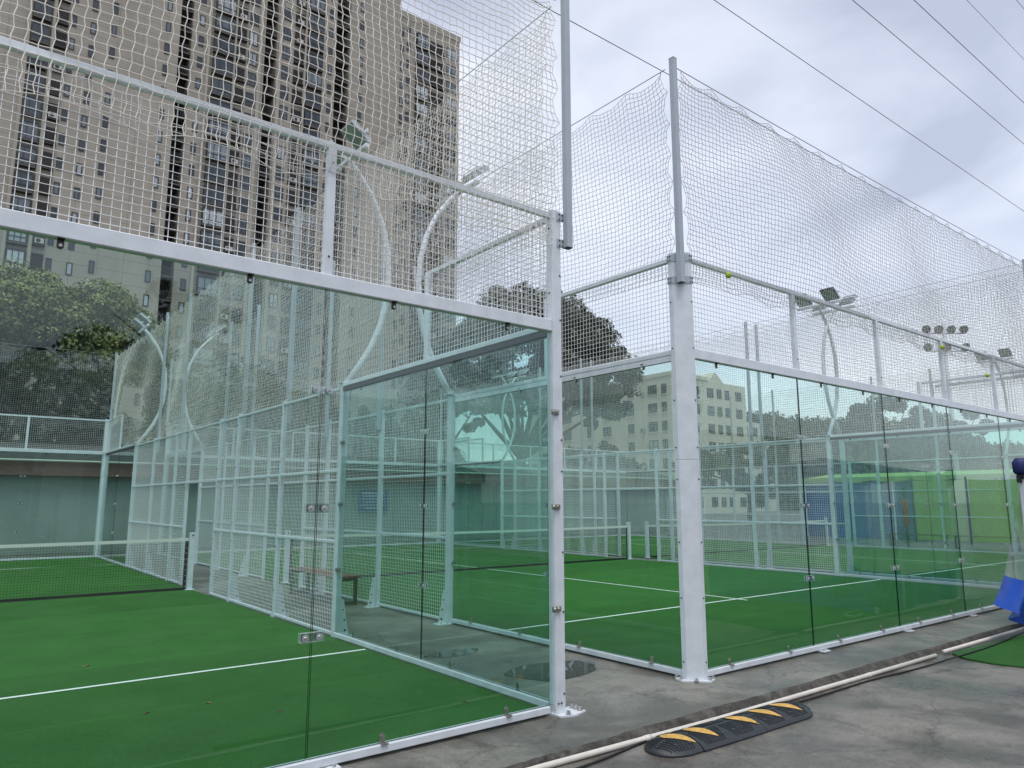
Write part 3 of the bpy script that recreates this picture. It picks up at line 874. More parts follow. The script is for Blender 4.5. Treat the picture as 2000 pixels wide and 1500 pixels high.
# tennis balls caught at the net
def m_ball():
    V = []; F = []
    nu, nv = 20, 12; r = 0.033
    for j in range(nv+1):
        for i in range(nu):
            th = math.pi*j/nv; p = 2*math.pi*i/nu
            V.append((r*math.sin(th)*math.cos(p), r*math.sin(th)*math.sin(p), r*math.cos(th)))
    for j in range(nv):
        for i in range(nu):
            F.append((j*nu+i, (j+1)*nu+i, (j+1)*nu+(i+1)%nu, j*nu+(i+1)%nu))
    return npmesh('ball', V, F, ['ball'], True)
ballm = m_ball()
seam = []
for k in range(61):
    t = 2*math.pi*k/60
    v = Vector((0.75*math.cos(t)+0.25*math.cos(3*t), 0.75*math.sin(t)-0.25*math.sin(3*t), 0.866*math.sin(2*t))).normalized()*0.0332
    seam.append(tuple(v))
seamm = MB().tube(seam, 0.0012, 5).mesh('seam', ['seam'])
for (x, z), lb, rz in (((2.388, 3.922), 'yellow tennis ball caught in the net beside the wide corner post', 0.4), ((7.597, 3.846), 'yellow tennis ball caught in the net right of the floodlights, middle of three', 1.2), ((9.246, 3.60), 'yellow tennis ball caught low in the net, farthest right of three', 2.0)):
    o = tag(obj('tennis_ball', ballm, None, (x, -0.05, z), rz), lb, 'ball', 'tennis balls caught in the net')
    obj('seam', seamm, o)

# ------------------------------------------------------------------ floodlight masts
def m_head(dark):
    b = MB()
    b.bar('y', -0.16, 0.16, (0.0, 0.0), 0.34, 0.05, 0.01, 0)      # casing in local x/z plane: w -> z, h -> x
    for k in range(9):
        b.box((0.025,-0.14,-0.14+0.035*k-0.004),(0.06,0.14,-0.14+0.035*k+0.004),0)
    return b.mesh('head', ['lampdark' if dark else 'lampbody'])
def floodlight_mast(label, x, y, s_, dark=False):
    """s_: +1 mast bellies to +x and leans back over the court at -x"""
    t = thing('floodlight_mast', label, 'floodlight', (x, y, 3.06), 0, 'curved floodlight masts')
    pr = [(0.05,0.0),(0.22,0.25),(0.38,0.52),(0.50,0.82),(0.575,1.15),(0.60,1.50),(0.575,1.85),(0.49,2.20),(0.33,2.55),(0.10,2.85),(-0.02,2.97)]
    def fp():
        return MB().tube([(s_*a, 0, z) for a, z in pr], [0.042]*3+[0.040]*4+[0.036]*4, 10).mesh('pole', ['paint'], True)
    obj('pole', cached(('mast', s_), fp), t)
    obj('flange', cached('flange', lambda: MB().box((-0.09,-0.07,0.0),(0.09,0.07,0.012)).mesh('flange', ['paint'])), t, (s_*0.04,0,-0.001))
    obj('crossbar', cached('xbar', lambda: MB().bar('y', -0.52, 0.52, (0,0), 0.05, 0.05).mesh('crossbar', ['paint'])), t, (-s_*0.03, 0, 2.98))
    for yy in (-0.33, 0.33):
        h = obj('floodlight', cached(('head', dark), lambda: m_head(dark)), t, (-s_*0.10, yy, 3.16))
        h.rotation_euler = (0, R(-52 if s_ > 0 else 52), 0 if s_ > 0 else 0)
        if s_ < 0: h.rotation_euler = (0, R(-52), math.pi)
        obj('lens', cached('lens', lambda: MB().box((-0.029,-0.145,-0.15),(-0.0255,0.145,0.15)).mesh('lens', ['lens'])), h)
        obj('bracket', cached('hbr', lambda: MB().box((-0.015,-0.175,-0.02),(0.015,-0.163,0.02)).box((-0.015,0.163,-0.02),(0.015,0.175,0.02)).box((0.08,-0.175,-0.05),(0.092,0.175,-0.02)).box((0.0,-0.1749,-0.05),(0.092,-0.1631,-0.0201)).box((0.0,0.1631,-0.05),(0.092,0.1749,-0.0201)).mesh('bracket', ['paint'])), h)
    return t
for x, s_, nm, dk in ((AX, 1, 'right side of the left court', False), (BX0, -1, 'left side of the middle court', False), (BX1, 1, 'right side of the middle court', True), (CX0, -1, 'left side of the rightmost court', False), (CX1, 1, 'right side of the rightmost court', True)):
    for y, e_ in ((4.0, 'near'), (16.0, 'far')):
        floodlight_mast(f'curved twin floodlight mast, {e_} end of the {nm}', x, y, s_, dk)

# tall multi-lamp mast in the distance
t = thing('lamp_tower', 'tall distant lamp mast with two rows of round floodlights behind the net', 'floodlight', (60.4, 19.7, LOW))
obj('pole', MB().tube([(0,0,0),(0,0,16.2)], [0.22,0.12], 10).mesh('pole', ['paint'], True), t)
for row, (z, n) in enumerate(((15.4, 4), (13.9, 3))):
    obj('crossbar', MB().tube([(-1.25,1.0,z),(1.25,-1.0,z)], 0.06, 6).mesh('crossbar', ['paint']), t)
    for k in range(n):
        f = -1 + 2*k/(n-1)
        def hd():
            b = MB(); b.tube([(0.12,0.12,0.1),(-0.05,-0.05,0.0),(-0.22,-0.22,-0.10)], [0.12,0.28,0.36], 12); return b.mesh('lamp', ['lampdark'])
        obj('lamp', cached('rlamp', hd), t, (1.2*f, -0.96*f, z+0.35))

# ------------------------------------------------------------------ padel nets
def padel_net(label, x0):
    t = thing('court_net', label, 'net', (x0+5, 10, 0.016), 0, 'nets across the courts')
    for s_ in (-1, 1):
        p = obj('net_post', cached('npost', lambda: MB().bar('z', 0.0, 1.02, (0,0), 0.09, 0.09, 0.006).box((-0.08,-0.08,0.0),(0.08,0.08,0.008)).mesh('npost', ['paint'])), t, (s_*4.93, 0, 0))
        obj('winch_hole', cached('nhole', lambda: MB().tube([(0,-0.052,0),(0,-0.0445,0)], 0.016, 10).mesh('hole', ['screw'])), p, (0, 0, 0.97))
        obj('side_band', cached('sband', lambda: MB().box((-0.022,-0.004,0.02),(0.022,0.004,0.885)).mesh('sband', ['netblack'])), t, (s_*4.845, 0, 0))
        for k in range(9):
            obj('lace_ring', cached('ring', lambda: MB().tube([(0,-0.0045,0),(0,-0.008,0)], 0.009, 8).mesh('ring', ['washer'])), t, (s_*4.845, 0, 0.06+k*0.098))
    def fm():
        P0 = []; P1 = []
        for x in np.arange(-4.82, 4.83, 0.044):
            P0.append((x,0,0.02)); P1.append((x,0,0.89-0.03*(1-(x/4.8)**2)))
        zs = np.arange(0.04, 0.89, 0.044); xs_ = np.linspace(-4.82, 4.82, 13)
        for z in zs:
            for a, b in zip(xs_[:-1], xs_[1:]):
                d = lambda x: z-0.03*(z/0.89)*(1-(x/4.8)**2)
                P0.append((a,0,d(a))); P1.append((b,0,d(b)))
        V, F = strands(P0, P1, 0.0022)
        return npmesh('netmesh', V, F, ['netblack'])
    obj('mesh', cached('pnet', fm), t)
    def bd():
        b = MB(); xs_ = np.linspace(-4.87, 4.87, 25)
        for a, c in zip(xs_[:-1], xs_[1:]):
            za = 0.895-0.03*(1-(a/4.87)**2); zc = 0.895-0.03*(1-(c/4.87)**2)
            b.add([(a,-0.006,za-0.025),(c,-0.006,zc-0.025),(c,-0.006,zc+0.028),(a,-0.006,za+0.028),(a,0.006,za-0.025),(c,0.006,zc-0.025),(c,0.006,zc+0.028),(a,0.006,za+0.028)], [(0,1,2,3),(5,4,7,6),(3,2,6,7),(4,5,1,0)])
        return b.mesh('band', ['band'])
    obj('white_band', cached('pband', bd), t)
    obj('bottom_band', cached('pbot', lambda: MB().box((-4.87,-0.005,0.002),(4.87,0.005,0.045)).mesh('bband', ['netblack'])), t)
    return t
padel_net('black court net with white top band across the left court', -10.0)
padel_net('black court net with white top band across the middle court, ending before the corner post', BX0)
padel_net('court net across the rightmost court', CX0)

# ------------------------------------------------------------------ benches
def bench(label, x, y0, y1, w_, h, wood):
    t = thing('bench', label, 'bench', (x, (y0+y1)/2, 0.0), 0)
    L = y1-y0; n = 4
    for k in range(n):
        sw = w_/n
        obj('slat', cached(('slat', round(L,2), round(sw,3), wood), lambda: MB().bar('y', -L/2, L/2, (0,0), 0.03, sw*0.86, 0.004).mesh('slat', ['wood' if wood else 'black'])), t, (-w_/2+sw*(k+0.5), 0, h-0.015))
    for yy in (-L/2+0.10, L/2-0.10):
        obj('leg_frame', cached(('lf', w_, h), lambda: MB().bar('z', 0, h-0.03, (-w_/2+0.025,0), 0.05, 0.05).bar('z', 0, h-0.03, (w_/2-0.025,0), 0.05, 0.05).bar('x', -w_/2+0.052, w_/2-0.052, (0,h-0.06), 0.045, 0.05).bar('x', -w_/2+0.052, w_/2-0.052, (0,0.03), 0.045, 0.05).mesh('lf', ['black'])), t, (0, yy, 0))
    return t
bench('brown slatted bench with black legs in the passage between the left and middle courts', 1.33, 6.35, 8.4, 0.36, 0.45, True)
bench('long black bench beyond the rightmost court, nearer half', 24.1, 4.4, 6.4, 0.36, 0.45, False)
bench('long black bench beyond the rightmost court, farther half', 24.1, 6.6, 8.6, 0.36, 0.45, False)

# ------------------------------------------------------------------ pipe, cable, speed hump, leaves
t = thing('drain_pipe', 'white plastic pipe lying along the slab edge in front of the courts', 'pipe', (-0.06, -0.80, LOW))
pts = [(-3.0,0.085,0.021),(-0.73,0.068,0.021),(0.97,0.012,0.021),(3.0,0.0,0.021),(4.72,-0.008,0.022)]
obj('pipe_length', MB().tube(pts, 0.0195, 14).mesh('pipe', ['pvc'], True), t)
obj('pipe_length', MB().tube([(4.92,-0.008,0.036),(6.3,-0.012,0.034),(9.2,-0.016,0.03)], 0.0195, 14).mesh('pipe', ['pvc'], True), t)
for a, b in (((0.18,0.0385,0.0212),(0.24,0.0365,0.0212)), ((3.25,-0.001,0.0212),(3.31,-0.0013,0.0212))):
    obj('coupling', MB().tube([a, b], 0.0222, 14).mesh('coupling', ['pvc'], True), t)
cp = [(-2.2,-0.86,0.01),(-0.54,-0.807,0.01),(0.163,-0.722,0.012),(0.75,-0.708,0.02),(1.253,-0.712,0.014),(1.841,-0.815,0.01),(2.4,-0.83,0.01),(3.204,-0.83,0.01),(4.0,-0.885,0.01),(4.83,-0.925,0.024),(5.6,-0.93,0.025),(6.262,-0.90,0.025),(6.741,-0.86,0.025),(7.4,-0.85,0.025)]
def catmull(P, n=8):
    P = [Vector(p) for p in P]; o = []
    for i in range(len(P)-1):
        p0 = P[max(i-1,0)]; p1 = P[i]; p2 = P[i+1]; p3 = P[min(i+2,len(P)-1)]
        for k in range(n):
            t_ = k/n
            o.append(tuple(0.5*((2*p1)+(p2-p0)*t_+(2*p0-5*p1+4*p2-p3)*t_*t_+(3*p1-p0-3*p2+p3)*t_**3)))
    o.append(tuple(P[-1])); return o
tag(obj('cable', MB().tube(catmull(cp), 0.009, 8).mesh('cable', ['cable'], True), None, (-0.06,-0.055,LOW)), 'black electric cable trailing beside the white pipe and over the green mat', 'cable')
hp = [(6.95,-1.05,0.03),(6.72,-0.98,0.03),(6.60,-1.02,0.03),(6.62,-1.12,0.03),(6.85,-1.2,0.03),(7.4,-1.25,0.03)]
tag(obj('hose', MB().tube(catmull(hp), 0.013, 8).mesh('hose', ['hose'], True), None, (-0.06,-0.055,LOW)), 'loop of thin white hose on the green mat at the right edge', 'hose')

hump = thing('speed_hump', 'black rubber speed hump with five worn yellow flashes on the yard floor', 'speed hump', (-0.04, -0.968, LOW), R(-1.0))
HW, HH = 0.178, 0.064
def hump_z(x, tt, x0, x1, capL, capR):
    k = 1.0
    if capL and x < x0+capL: k = math.sqrt(max(0.0, 1-((x0+capL-x)/capL)**2))
    if capR and x > x1-capR: k = math.sqrt(max(0.0, 1-((x-x1+capR)/capR)**2))
    wdt = HW*max(k, 0.02)
    z = 0.012 + HH*max(0.0, 1-abs(tt)**2.0)**0.8*min(1.0, k*1.02) if abs(tt) < 0.93 else 0.012
    return wdt*tt, z
def hump_piece(x0, x1, capL, capR, dy, rot):
    nx, nty = 28, 22
    xs_ = np.linspace(x0, x1, nx)
    if capL: xs_ = np.concatenate([x0+capL*(1-np.cos(np.linspace(0, math.pi/2, 14))), np.linspace(x0+capL, x1, 12)[1:]])
    if capR: xs_ = np.concatenate([np.linspace(x0, x1-capR, 12), x1-capR+capR*np.sin(np.linspace(0, math.pi/2, 14))[1:]])
    ts = np.linspace(-1, 1, nty)
    V = []; F = []
    for x in xs_:
        y0_, _ = hump_z(x, -1, x0, x1, capL, capR)
        V.append((x, y0_, 0.0))
        for tt in ts:
            y_, z_ = hump_z(x, tt, x0, x1, capL, capR); V.append((x, y_, z_))
        V.append((x, -y0_, 0.0))
    k = nty+2
    for i in range(len(xs_)-1):
        for j in range(k-1):
            F.append((i*k+j, (i+1)*k+j, (i+1)*k+j+1, i*k+j+1))
    nb = len(xs_)-1
    me_ = MB(); me_.v = V; me_.f = [tuple(f) for f in F] + [tuple(range(k)), tuple(nb*k+j for j in reversed(range(k)))]; me_.m = [0]*len(me_.f)
    p = obj('hump_segment', me_.mesh('hump', ['hump']), hump, (0, dy, 0), rot)
    P0 = []; P1 = []
    n = int((x1-x0)/0.026)
    for i in range(n):
        xb = x0+0.02+0.026*i
        ph = (i//6) % 2
        for side in (-1, 1):
            prev = None
            for q in range(6):
                tt = side*(0.08+0.78*q/5)
                xx = xb + (0.06*abs(tt) if ph == 0 else -0.06*abs(tt)) * (1 if side < 0 else -1)
                if xx < x0+0.01 or xx > x1-0.01: prev = None; continue
                y_, z_ = hump_z(xx, tt, x0, x1, capL, capR)
                cur = (xx, y_, z_+0.0018)
                if prev: P0.append(prev); P1.append(cur)
                prev = cur
    Vv, Ff = strands(P0, P1, 0.0055)
    tr = obj('tread', npmesh('tread', Vv, Ff, ['hump']), p); tr['kind'] = 'stuff'
    return p
pa = hump_piece(0.0, 0.315, 0.24, 0, 0.0, R(2))
pb = hump_piece(0.325, 1.02, 0, 0, 0.006, R(-0.5))
pc = hump_piece(1.026, 1.775, 0, 0.24, -0.004, R(0.3))
def flash(seg, x, x0, x1, cL, cR):
    V = []; n = 12
    for side in (0, 1):
        for k in range(n+1):
            f = k/n; tt = 0.45 - 1.18*f
            wd = 0.115*math.sin(math.pi*min(1, f**0.75))**0.9
            xx = x - 0.055 + 0.12*f**1.5 + (wd*0.5 if side else -wd*0.5)
            y_, z_ = hump_z(min(max(xx, x0+0.005), x1-0.005), tt, x0, x1, cL, cR)
            V.append((xx, y_, z_+0.0065))
    F = [(k, n+1+k, n+2+k, k+1) for k in range(n)]
    me_ = MB(); me_.v = V; me_.f = F; me_.m = [0]*n
    obj('yellow_flash', me_.mesh('flash', ['yellow']), seg)
flash(pa, 0.235, 0, 0.315, 0.24, 0)
flash(pb, 0.47, 0.325, 1.02, 0, 0); flash(pb, 0.93, 0.325, 1.02, 0, 0)
flash(pc, 1.22, 1.026, 1.775, 0, 0.24); flash(pc, 1.50, 1.026, 1.775, 0, 0.24)
for seg, x, tt, a in ((pa,0.14,-0.55,(0,0.315,0.24,0)),(pa,0.25,-0.62,(0,0.315,0.24,0)),(pb,0.60,-0.6,(0.325,1.02,0,0)),(pb,0.72,-0.6,(0.325,1.02,0,0)),(pb,0.99,-0.6,(0.325,1.02,0,0)),(pc,1.10,-0.6,(1.026,1.775,0,0.24)),(pc,1.42,-0.6,(1.026,1.775,0,0.24)),(pc,1.60,-0.5,(1.026,1.775,0,0.24))):
    y_, z_ = hump_z(x, tt, *a)
    obj('anchor_hole', cached('ah', lambda: MB().tube([(0,0,-0.004),(0,0,0.0055)], 0.013, 10).mesh('hole', ['screw'])), seg, (x, y_, z_))

def m_fallen(k):
    b = MB(); w_ = 0.012+0.003*k; L = 0.028+0.006*k
    b.v = [(-L,0,0.002),(-L*.3,w_,0.010),(L*.5,w_*.7,0.008),(L,0,0.002),(L*.5,-w_*.7,0.012),(-L*.3,-w_,0.006),(0,0,0.002)]
    b.f = [(0,6,1),(1,6,2),(2,6,3),(3,6,4),(4,6,5),(5,6,0)]; b.m = [0]*6
    return b.mesh('fallen', ['leaffall'])
for k, (x, y, rz, lb) in enumerate(((-2.476,1.879,0.3,'dry brown leaf on the left turf, leftmost of the three near the white line'),(-2.02,1.879,2.0,'dry brown leaf on the left turf, middle of the three below the white line'),(-1.668,1.299,1.0,'dry brown leaf on the left turf, nearest one left of the glass joint'),(-0.999,2.103,4.0,'small dry leaf on the left turf just below the white line by the glass joint'),(-2.567,3.978,0.2,'dark dry leaf on the left turf beyond the white line'),(-0.269,6.133,1.4,'small dark leaf on the turf by the wire fence of the left court'),(-0.402,0.653,2.2,'pale leaf on the turf near the corner post of the left court'))):
    tag(obj('fallen_leaf', m_fallen(k % 3), None, (x, y, 0.014), rz), lb, 'leaf', 'leaves fallen on the turf')

# ------------------------------------------------------------------ gazebo at the right edge
def gazebo(label, x0, y0, W, D, canopy, hem, loose):
    t = thing('gazebo', label, 'gazebo', (x0, y0, LOW))
    for a, b in ((0,0),(W,0),(0,-D),(W,-D)):
        obj('leg', cached('gleg', lambda: MB().bar('z', 0, 2.15, (0,0), 0.05, 0.05).box((-0.08,-0.08,0),(0.08,0.08,0.01)).mesh('leg', ['paint'])), t, (a, b, 0))
        obj('strap', cached('gstrap', lambda: MB().bar('z', 1.93, 1.99, (0,0), 0.075, 0.075, 0.006).box((-0.11,-0.02,1.88),(-0.035,0.02,1.97)).mesh('strap', ['black'])), t, (a, b, 0))
    for a, b in ((0,0),(W,0),(0,-D),(W,-D)):
        obj('corner_sleeve', cached('gslv', lambda: MB().tube([(0,0,1.99),(0,0,2.02),(0,0,2.14),(0,0,2.20)], [0.06,0.085,0.09,0.05], 10).mesh('sleeve', ['navy'], True)), t, (a, b, 0))
    o_ = -0.02
    cs = [(-o_,o_,2.12),(W+o_,o_,2.12),(W+o_,-D-o_,2.12),(-o_,-D-o_,2.12)]
    b = MB(); b.add(cs+[(W/2,-D/2,2.42)], [(0,1,4)[::-1],(1,2,4)[::-1],(2,3,4)[::-1],(3,0,4)[::-1]])
    obj('canopy', b.mesh('canopy', [canopy]), t)
    for i in range(4):
        p, q = Vector(cs[i]), Vector(cs[(i+1)%4]); b = MB(); n = 30
        for k in range(n+1):
            c = p.lerp(q, k/n); s_ = 0.10+0.05*abs(math.sin(k*math.pi/5))
            b.v += [tuple(c), (c.x, c.y, c.z-s_)]
        b.f = [(2*k, 2*k+1, 2*k+3, 2*k+2) for k in range(n)]; b.m = [0]*n
        obj('valance', b.mesh('valance', [canopy]), t)
    # side walls: clear plastic with a coloured hem, gently rippled
    for i, (p, q) in enumerate((((0.06,0.0),(W-0.05,0.0)),((0.0,-0.05),(0.0,-D+0.05)))):
        if loose and i == 0: p = (0.9, 0.0)
        for nm, z0, z1, mt in (('upper_wall',1.0,2.1,'lime' if i == 0 else 'storeblue'),('clear_wall',0.52,1.0,'clear'),('wall_hem',0.03,0.52,hem)):
            b = MB(); n = 26
            for k in range(n+1):
                f = k/n; x = p[0]+(q[0]-p[0])*f; y = p[1]+(q[1]-p[1])*f; d = 0.03*math.sin(f*17)
                if i == 0: y += d
                else: x += d
                b.v += [(x,y,z0),(x,y,z1)]
            b.f = [(2*k, 2*k+2, 2*k+3, 2*k+1) for k in range(n)]; b.m = [0]*n
            obj(nm, b.mesh(nm, [mt], True), t)
    if loose:
        # loose front sheet blown out towards the courts
        L = [(-0.02,2.05),(-0.03,1.75),(0.0,1.52),(-0.16,1.28),(-0.45,1.02),(-0.76,0.76),(-1.00,0.60),(-1.27,0.46)]
        Rr = [(0.9,2.05),(0.9,1.75),(0.9,1.5),(0.9,1.2),(0.9,0.95),(0.85,0.60),(0.80,0.35),(0.72,0.03)]
        n = 18
        def S(j, f):
            a = L[j]; c = Rr[j]
            x = a[0]+(c[0]-a[0])*f; z = a[1]+(c[1]-a[1])*f
            bulge = (j/7.0)
            z -= bulge*0.10*math.sin(math.pi*f)
            y = 0.04 + 0.12*bulge*math.sin(f*9+j*0.5) + 0.05*bulge*math.sin(f*21+j)
            return (x, y, z)
        for nm, j0, j1, mt in (('loose_clear_sheet',0,5,'clear'),('loose_hem',5,7,hem)):
            b = MB(); rows = [j0+(j1-j0)*q/8 for q in range(9)]
            for r_ in rows:
                ja = int(min(r_, 6)); fr = r_-ja
                for k in range(n+1):
                    A = Vector(S(ja, k/n)); B = Vector(S(ja+1, k/n)); b.v.append(tuple(A.lerp(B, fr)))
            for q in range(8):
                for k in range(n):
                    b.f.append((q*(n+1)+k, q*(n+1)+k+1, (q+1)*(n+1)+k+1, (q+1)*(n+1)+k)); b.m.append(0)
            obj(nm, b.mesh(nm, [mt], True), t)
    return t
gazebo('gazebo with clear plastic walls and bright blue hem at the right edge', 7.17, -1.0, 3.0, 3.0, 'navy', 'tarpblue', True)
# gazebo('lime green gazebo standing right of the blue-hemmed gazebo, seen mirrored in the glass', 10.9, -1.3, 3.0, 3.0, 'lime', 'lime', False)

# ------------------------------------------------------------------ beyond the courts
# long low shed behind the far ends
t = thing('boundary_shed', 'long low grey shed with a red-brown fascia behind the far ends of the courts', 'shed', (0, 23.2, LOW))
obj('wall', MB().box((-16,0,0),(30,0.25,2.45)).mesh('wall', ['shedwall']), t)
for k in range(12):
    obj('pilaster', cached('pil', lambda: MB().box((-0.16,-0.06,0),(0.16,-0.003,2.44)).mesh('pil', ['shedwall'])), t, (-15+4*k, 0, 0))
obj('fascia', MB().box((-16,-0.30,2.46),(30,0.25,2.90)).mesh('fascia', ['redband']), t)
obj('gutter_pipe', MB().tube([(-16,-0.36,2.93),(30,-0.36,2.93)], 0.035, 8).mesh('gp', ['cream']), t)
b = MB(); b.add([(-16,-0.25,2.905),(30,-0.25,2.905),(30,3.2,3.7),(-16,3.2,3.7),(-16,3.2,0),(30,3.2,0)], [(0,1,2,3),(3,2,5,4)])
obj('roof', b.mesh('roof', ['roofdark']), t)
t = thing('notice_board', 'blue notice board with pale lines on the grey shed wall, seen through the wire', 'sign', (10.43, 23.12, 1.65))
obj('panel', MB().box((-0.68,-0.02,-0.43),(0.68,0.0,0.43)).mesh('panel', ['blue']), t)
for k in range(6):
    wd = (0.55, 0.5, 0.56, 0.42, 0.53, 0.38)[k]
    obj('text_line', MB().box((-wd,-0.026,0.30-0.12*k-(0.03 if k == 0 else 0.018)),(wd*0.9,-0.021,0.30-0.12*k+(0.03 if k == 0 else 0.018))).mesh('tl', ['print']), t)

# lime fence and blue tent standing in for covers and glass reflections
t = thing('cover_reflection_fence', 'lime green fence standing in for covers and reflections beyond the rightmost court', 'fence', (27.2, 0, LOW))
for k in range(9):
    obj('fence_post', cached('fpost', lambda: MB().tube([(0,0,0),(0,0,2.6)], 0.035, 8).mesh('fpost', ['lampdark'])), t, (0, -7.0+2.0*k, 0))
for k in range(8):
    def fs():
        b = MB(); n = 14
        for i in range(n+1):
            b.v += [(0.05+0.03*math.sin(i*1.1), 0.05+1.9*i/n, 0.15),(0.05+0.03*math.sin(i*1.1+1), 0.05+1.9*i/n, 2.5-0.05*math.sin(math.pi*i/n))]
        b.f = [(2*i, 2*i+2, 2*i+3, 2*i+1) for i in range(n)]; b.m = [0]*n
        return b.mesh('screen', ['lime'], True)
    obj('screen_panel', cached('fscreen', fs), t, (0, -7.0+2.0*k, 0))
t = thing('cover_reflection_tent', 'blue tent with pale green edge standing in for covers and reflections beyond the courts', 'tent', (31.5, 10.5, LOW))
b = MB(); b.add([(-2.6,-4.2,0),(-2.6,4.2,0),(-2.6,-4.2,2.7),(-2.6,4.2,2.7),(2.6,-4.2,0),(2.6,4.2,0),(2.6,-4.2,2.7),(2.6,4.2,2.7)], [(0,2,3,1),(0,4,6,2),(4,5,7,6),(1,3,7,5)])
obj('wall', b.mesh('wall', ['storeblue']), t)
b = MB(); b.add([(-2.7,-4.3,2.71),(-2.7,4.3,2.71),(0,-4.3,3.0),(0,4.3,3.0),(2.7,-4.3,2.71),(2.7,4.3,2.71)], [(0,2,3,1),(2,4,5,3),(0,4,2),(1,3,5)])
obj('roof', b.mesh('roof', ['lime']), t)
b = MB(); n = 40
for k in range(n+1):
    b.v += [(-2.74,-4.3+8.6*k/n,2.74),(-2.74,-4.3+8.6*k/n,2.60-0.10*abs(math.sin(k*math.pi/8)))]
b.f = [(2*k, 2*k+2, 2*k+3, 2*k+1) for k in range(n)]; b.m = [0]*n
obj('valance', b.mesh('valance', ['lime']), t)
for k in range(5):
    obj('frame_pole', MB().tube([(-2.66,-4.1+2.05*k,0),(-2.66,-4.1+2.05*k,2.65)], 0.04, 8).mesh('fp', ['paint']), t)
t = thing('padded_post', 'red padded post standing by the long black bench', 'post', (23.3, 7.6, 0))
obj('post', MB().tube([(0,0,0),(0,0,2.1)], 0.05, 10).mesh('pp', ['black']), t)
obj('pad', MB().tube([(0,0,0.75),(0,0,0.8),(0,0,1.65),(0,0,1.7)], [0.07,0.10,0.10,0.07], 12).mesh('pad', ['red'], True), t)

# ------------------------------------------------------------------ apartment tower
FH = 2.87; TY = 85.0
def m_window(w_, h, d, mull):
    def f():
        b = MB(); fr = 0.11
        b.box((-w_/2,-d,-h/2),(w_/2,0,-h/2+fr)).box((-w_/2,-d,h/2-fr),(w_/2,0,h/2))
        b.box((-w_/2,-d,-h/2+fr),(-w_/2+fr,0,h/2-fr)).box((w_/2-fr,-d,-h/2+fr),(w_/2,0,h/2-fr))
        for k in range(mull):
            x = -w_/2 + w_*(k+1)/(mull+1)
            b.box((x-0.04,-d,-h/2+fr),(x+0.04,-0.01,h/2-fr))
        if mull: b.box((-w_/2+fr,-d+0.004,-h/2+h*0.30),(w_/2-fr,-0.01,-h/2+h*0.30+0.07))
        return b.mesh('win', ['frame'])
    return cached(('win', w_, h, d, mull), f)
def m_pane(w_, h, d):
    return cached(('pane', w_, h, d), lambda: MB().box((-w_/2+0.08,-d+0.035,-h/2+0.08),(w_/2-0.08,-0.004,h/2-0.08)).mesh('pane', ['pane']))
def m_bay(w_):
    def f():
        b = MB(); h = 2.2; d = 0.55; fr = 0.10
        b.box((-w_/2,-d,-h/2),(w_/2,0,-h/2+0.16)); b.box((-w_/2-0.05,-d-0.06,-h/2-0.14),(w_/2+0.05,0,-h/2-0.002),1)
        b.box((-w_/2,-d,h/2-0.2),(w_/2,0,h/2))
        for x in (-w_/2, w_/2-fr): b.box((x,-d,-h/2+0.16),(x+fr,0,h/2-0.2))
        for x in (-w_/6, w_/6): b.box((x-0.04,-d,-h/2+0.16),(x+0.04,-d+0.06,h/2-0.2))
        b.box((-w_/2+fr,-d-0.01,-h/2+0.62),(w_/2-fr,-d+0.05,-h/2+0.70))
        return b.mesh('bay', ['frame', 'sill'])
    return cached(('bay', w_), f)
def m_baypane(w_):
    return cached(('bayp', w_), lambda: MB().box((-w_/2+0.04,-0.50,-0.95),(w_/2-0.04,-0.004,0.91)).mesh('bp', ['pane']))
def m_louvre(w_):
    def f():
        b = MB(); h = 1.95
        b.box((-w_/2,-0.06,-h/2),(w_/2,0,h/2))
        for k in range(9): b.box((-w_/2,-0.13,-h/2+0.05+0.21*k),(w_/2,-0.061,-h/2+0.15+0.21*k))
        b.box((-w_/2-0.04,-0.5,-h/2-0.12),(w_/2+0.04,0,-h/2-0.002))
        return b.mesh('louvre', ['louvre'])
    return cached(('lou', w_), f)
def m_ac():
    def f():
        b = MB(); b.box((-0.42,-0.38,0),(0.42,-0.10,0.58)).tube([(-0.1,-0.385,0.29),(-0.1,-0.40,0.29)], 0.22, 12, 1); return b.mesh('ac', ['acu', 'frame'])
    return cached('ac', f)
def m_balc(w_):
    def f():
        b = MB(); b.box((-w_/2,0,-0.15),(w_/2,2.0,0.0))
        b.box((-w_/2,0.0,0.95),(w_/2,0.06,1.02),1)
        for k in range(6): b.box((-w_/2+w_*(k+0.5)/6-0.02,0.01,0.0),(-w_/2+w_*(k+0.5)/6+0.02,0.05,0.95),1)
        return b.mesh('balc', ['sill', 'frame'])
    return cached(('balc', w_), f)
def facade(t, cols, zmin, zmax, yoff=0.0, acs=()):
    rg = random.Random(5)
    for ci, (kind, a, b, zr) in enumerate(cols):
        w_ = round(b-a, 2); x = (a+b)/2
        z = zr - math.floor((zr-zmin)/FH)*FH
        while z < zmax-1.4:
            if kind == 'sm':
                o = obj('small_window', m_window(w_, 1.4, 0.07, 0), t, (x, yoff, z)); obj('pane', m_pane(w_, 1.4, 0.07), o)
            elif kind == 'win':
                o = obj('tall_window', m_window(w_, 1.85, 0.07, 1), t, (x, yoff, z)); obj('pane', m_pane(w_, 1.85, 0.07), o)
            elif kind == 'bay':
                o = obj('bay_window', m_bay(w_), t, (x, yoff, z)); obj('pane', m_baypane(w_), o)
            elif kind == 'lou':
                o = obj('louvre', m_louvre(w_), t, (x, yoff, z))
                if rg.random() < 0.33: obj('air_conditioner', m_ac(), o, (0, -0.06, -0.85))
            elif kind == 'slot':
                o = obj('balcony', m_balc(w_), t, (x, yoff+0.15, z-1.0))
            z += FH
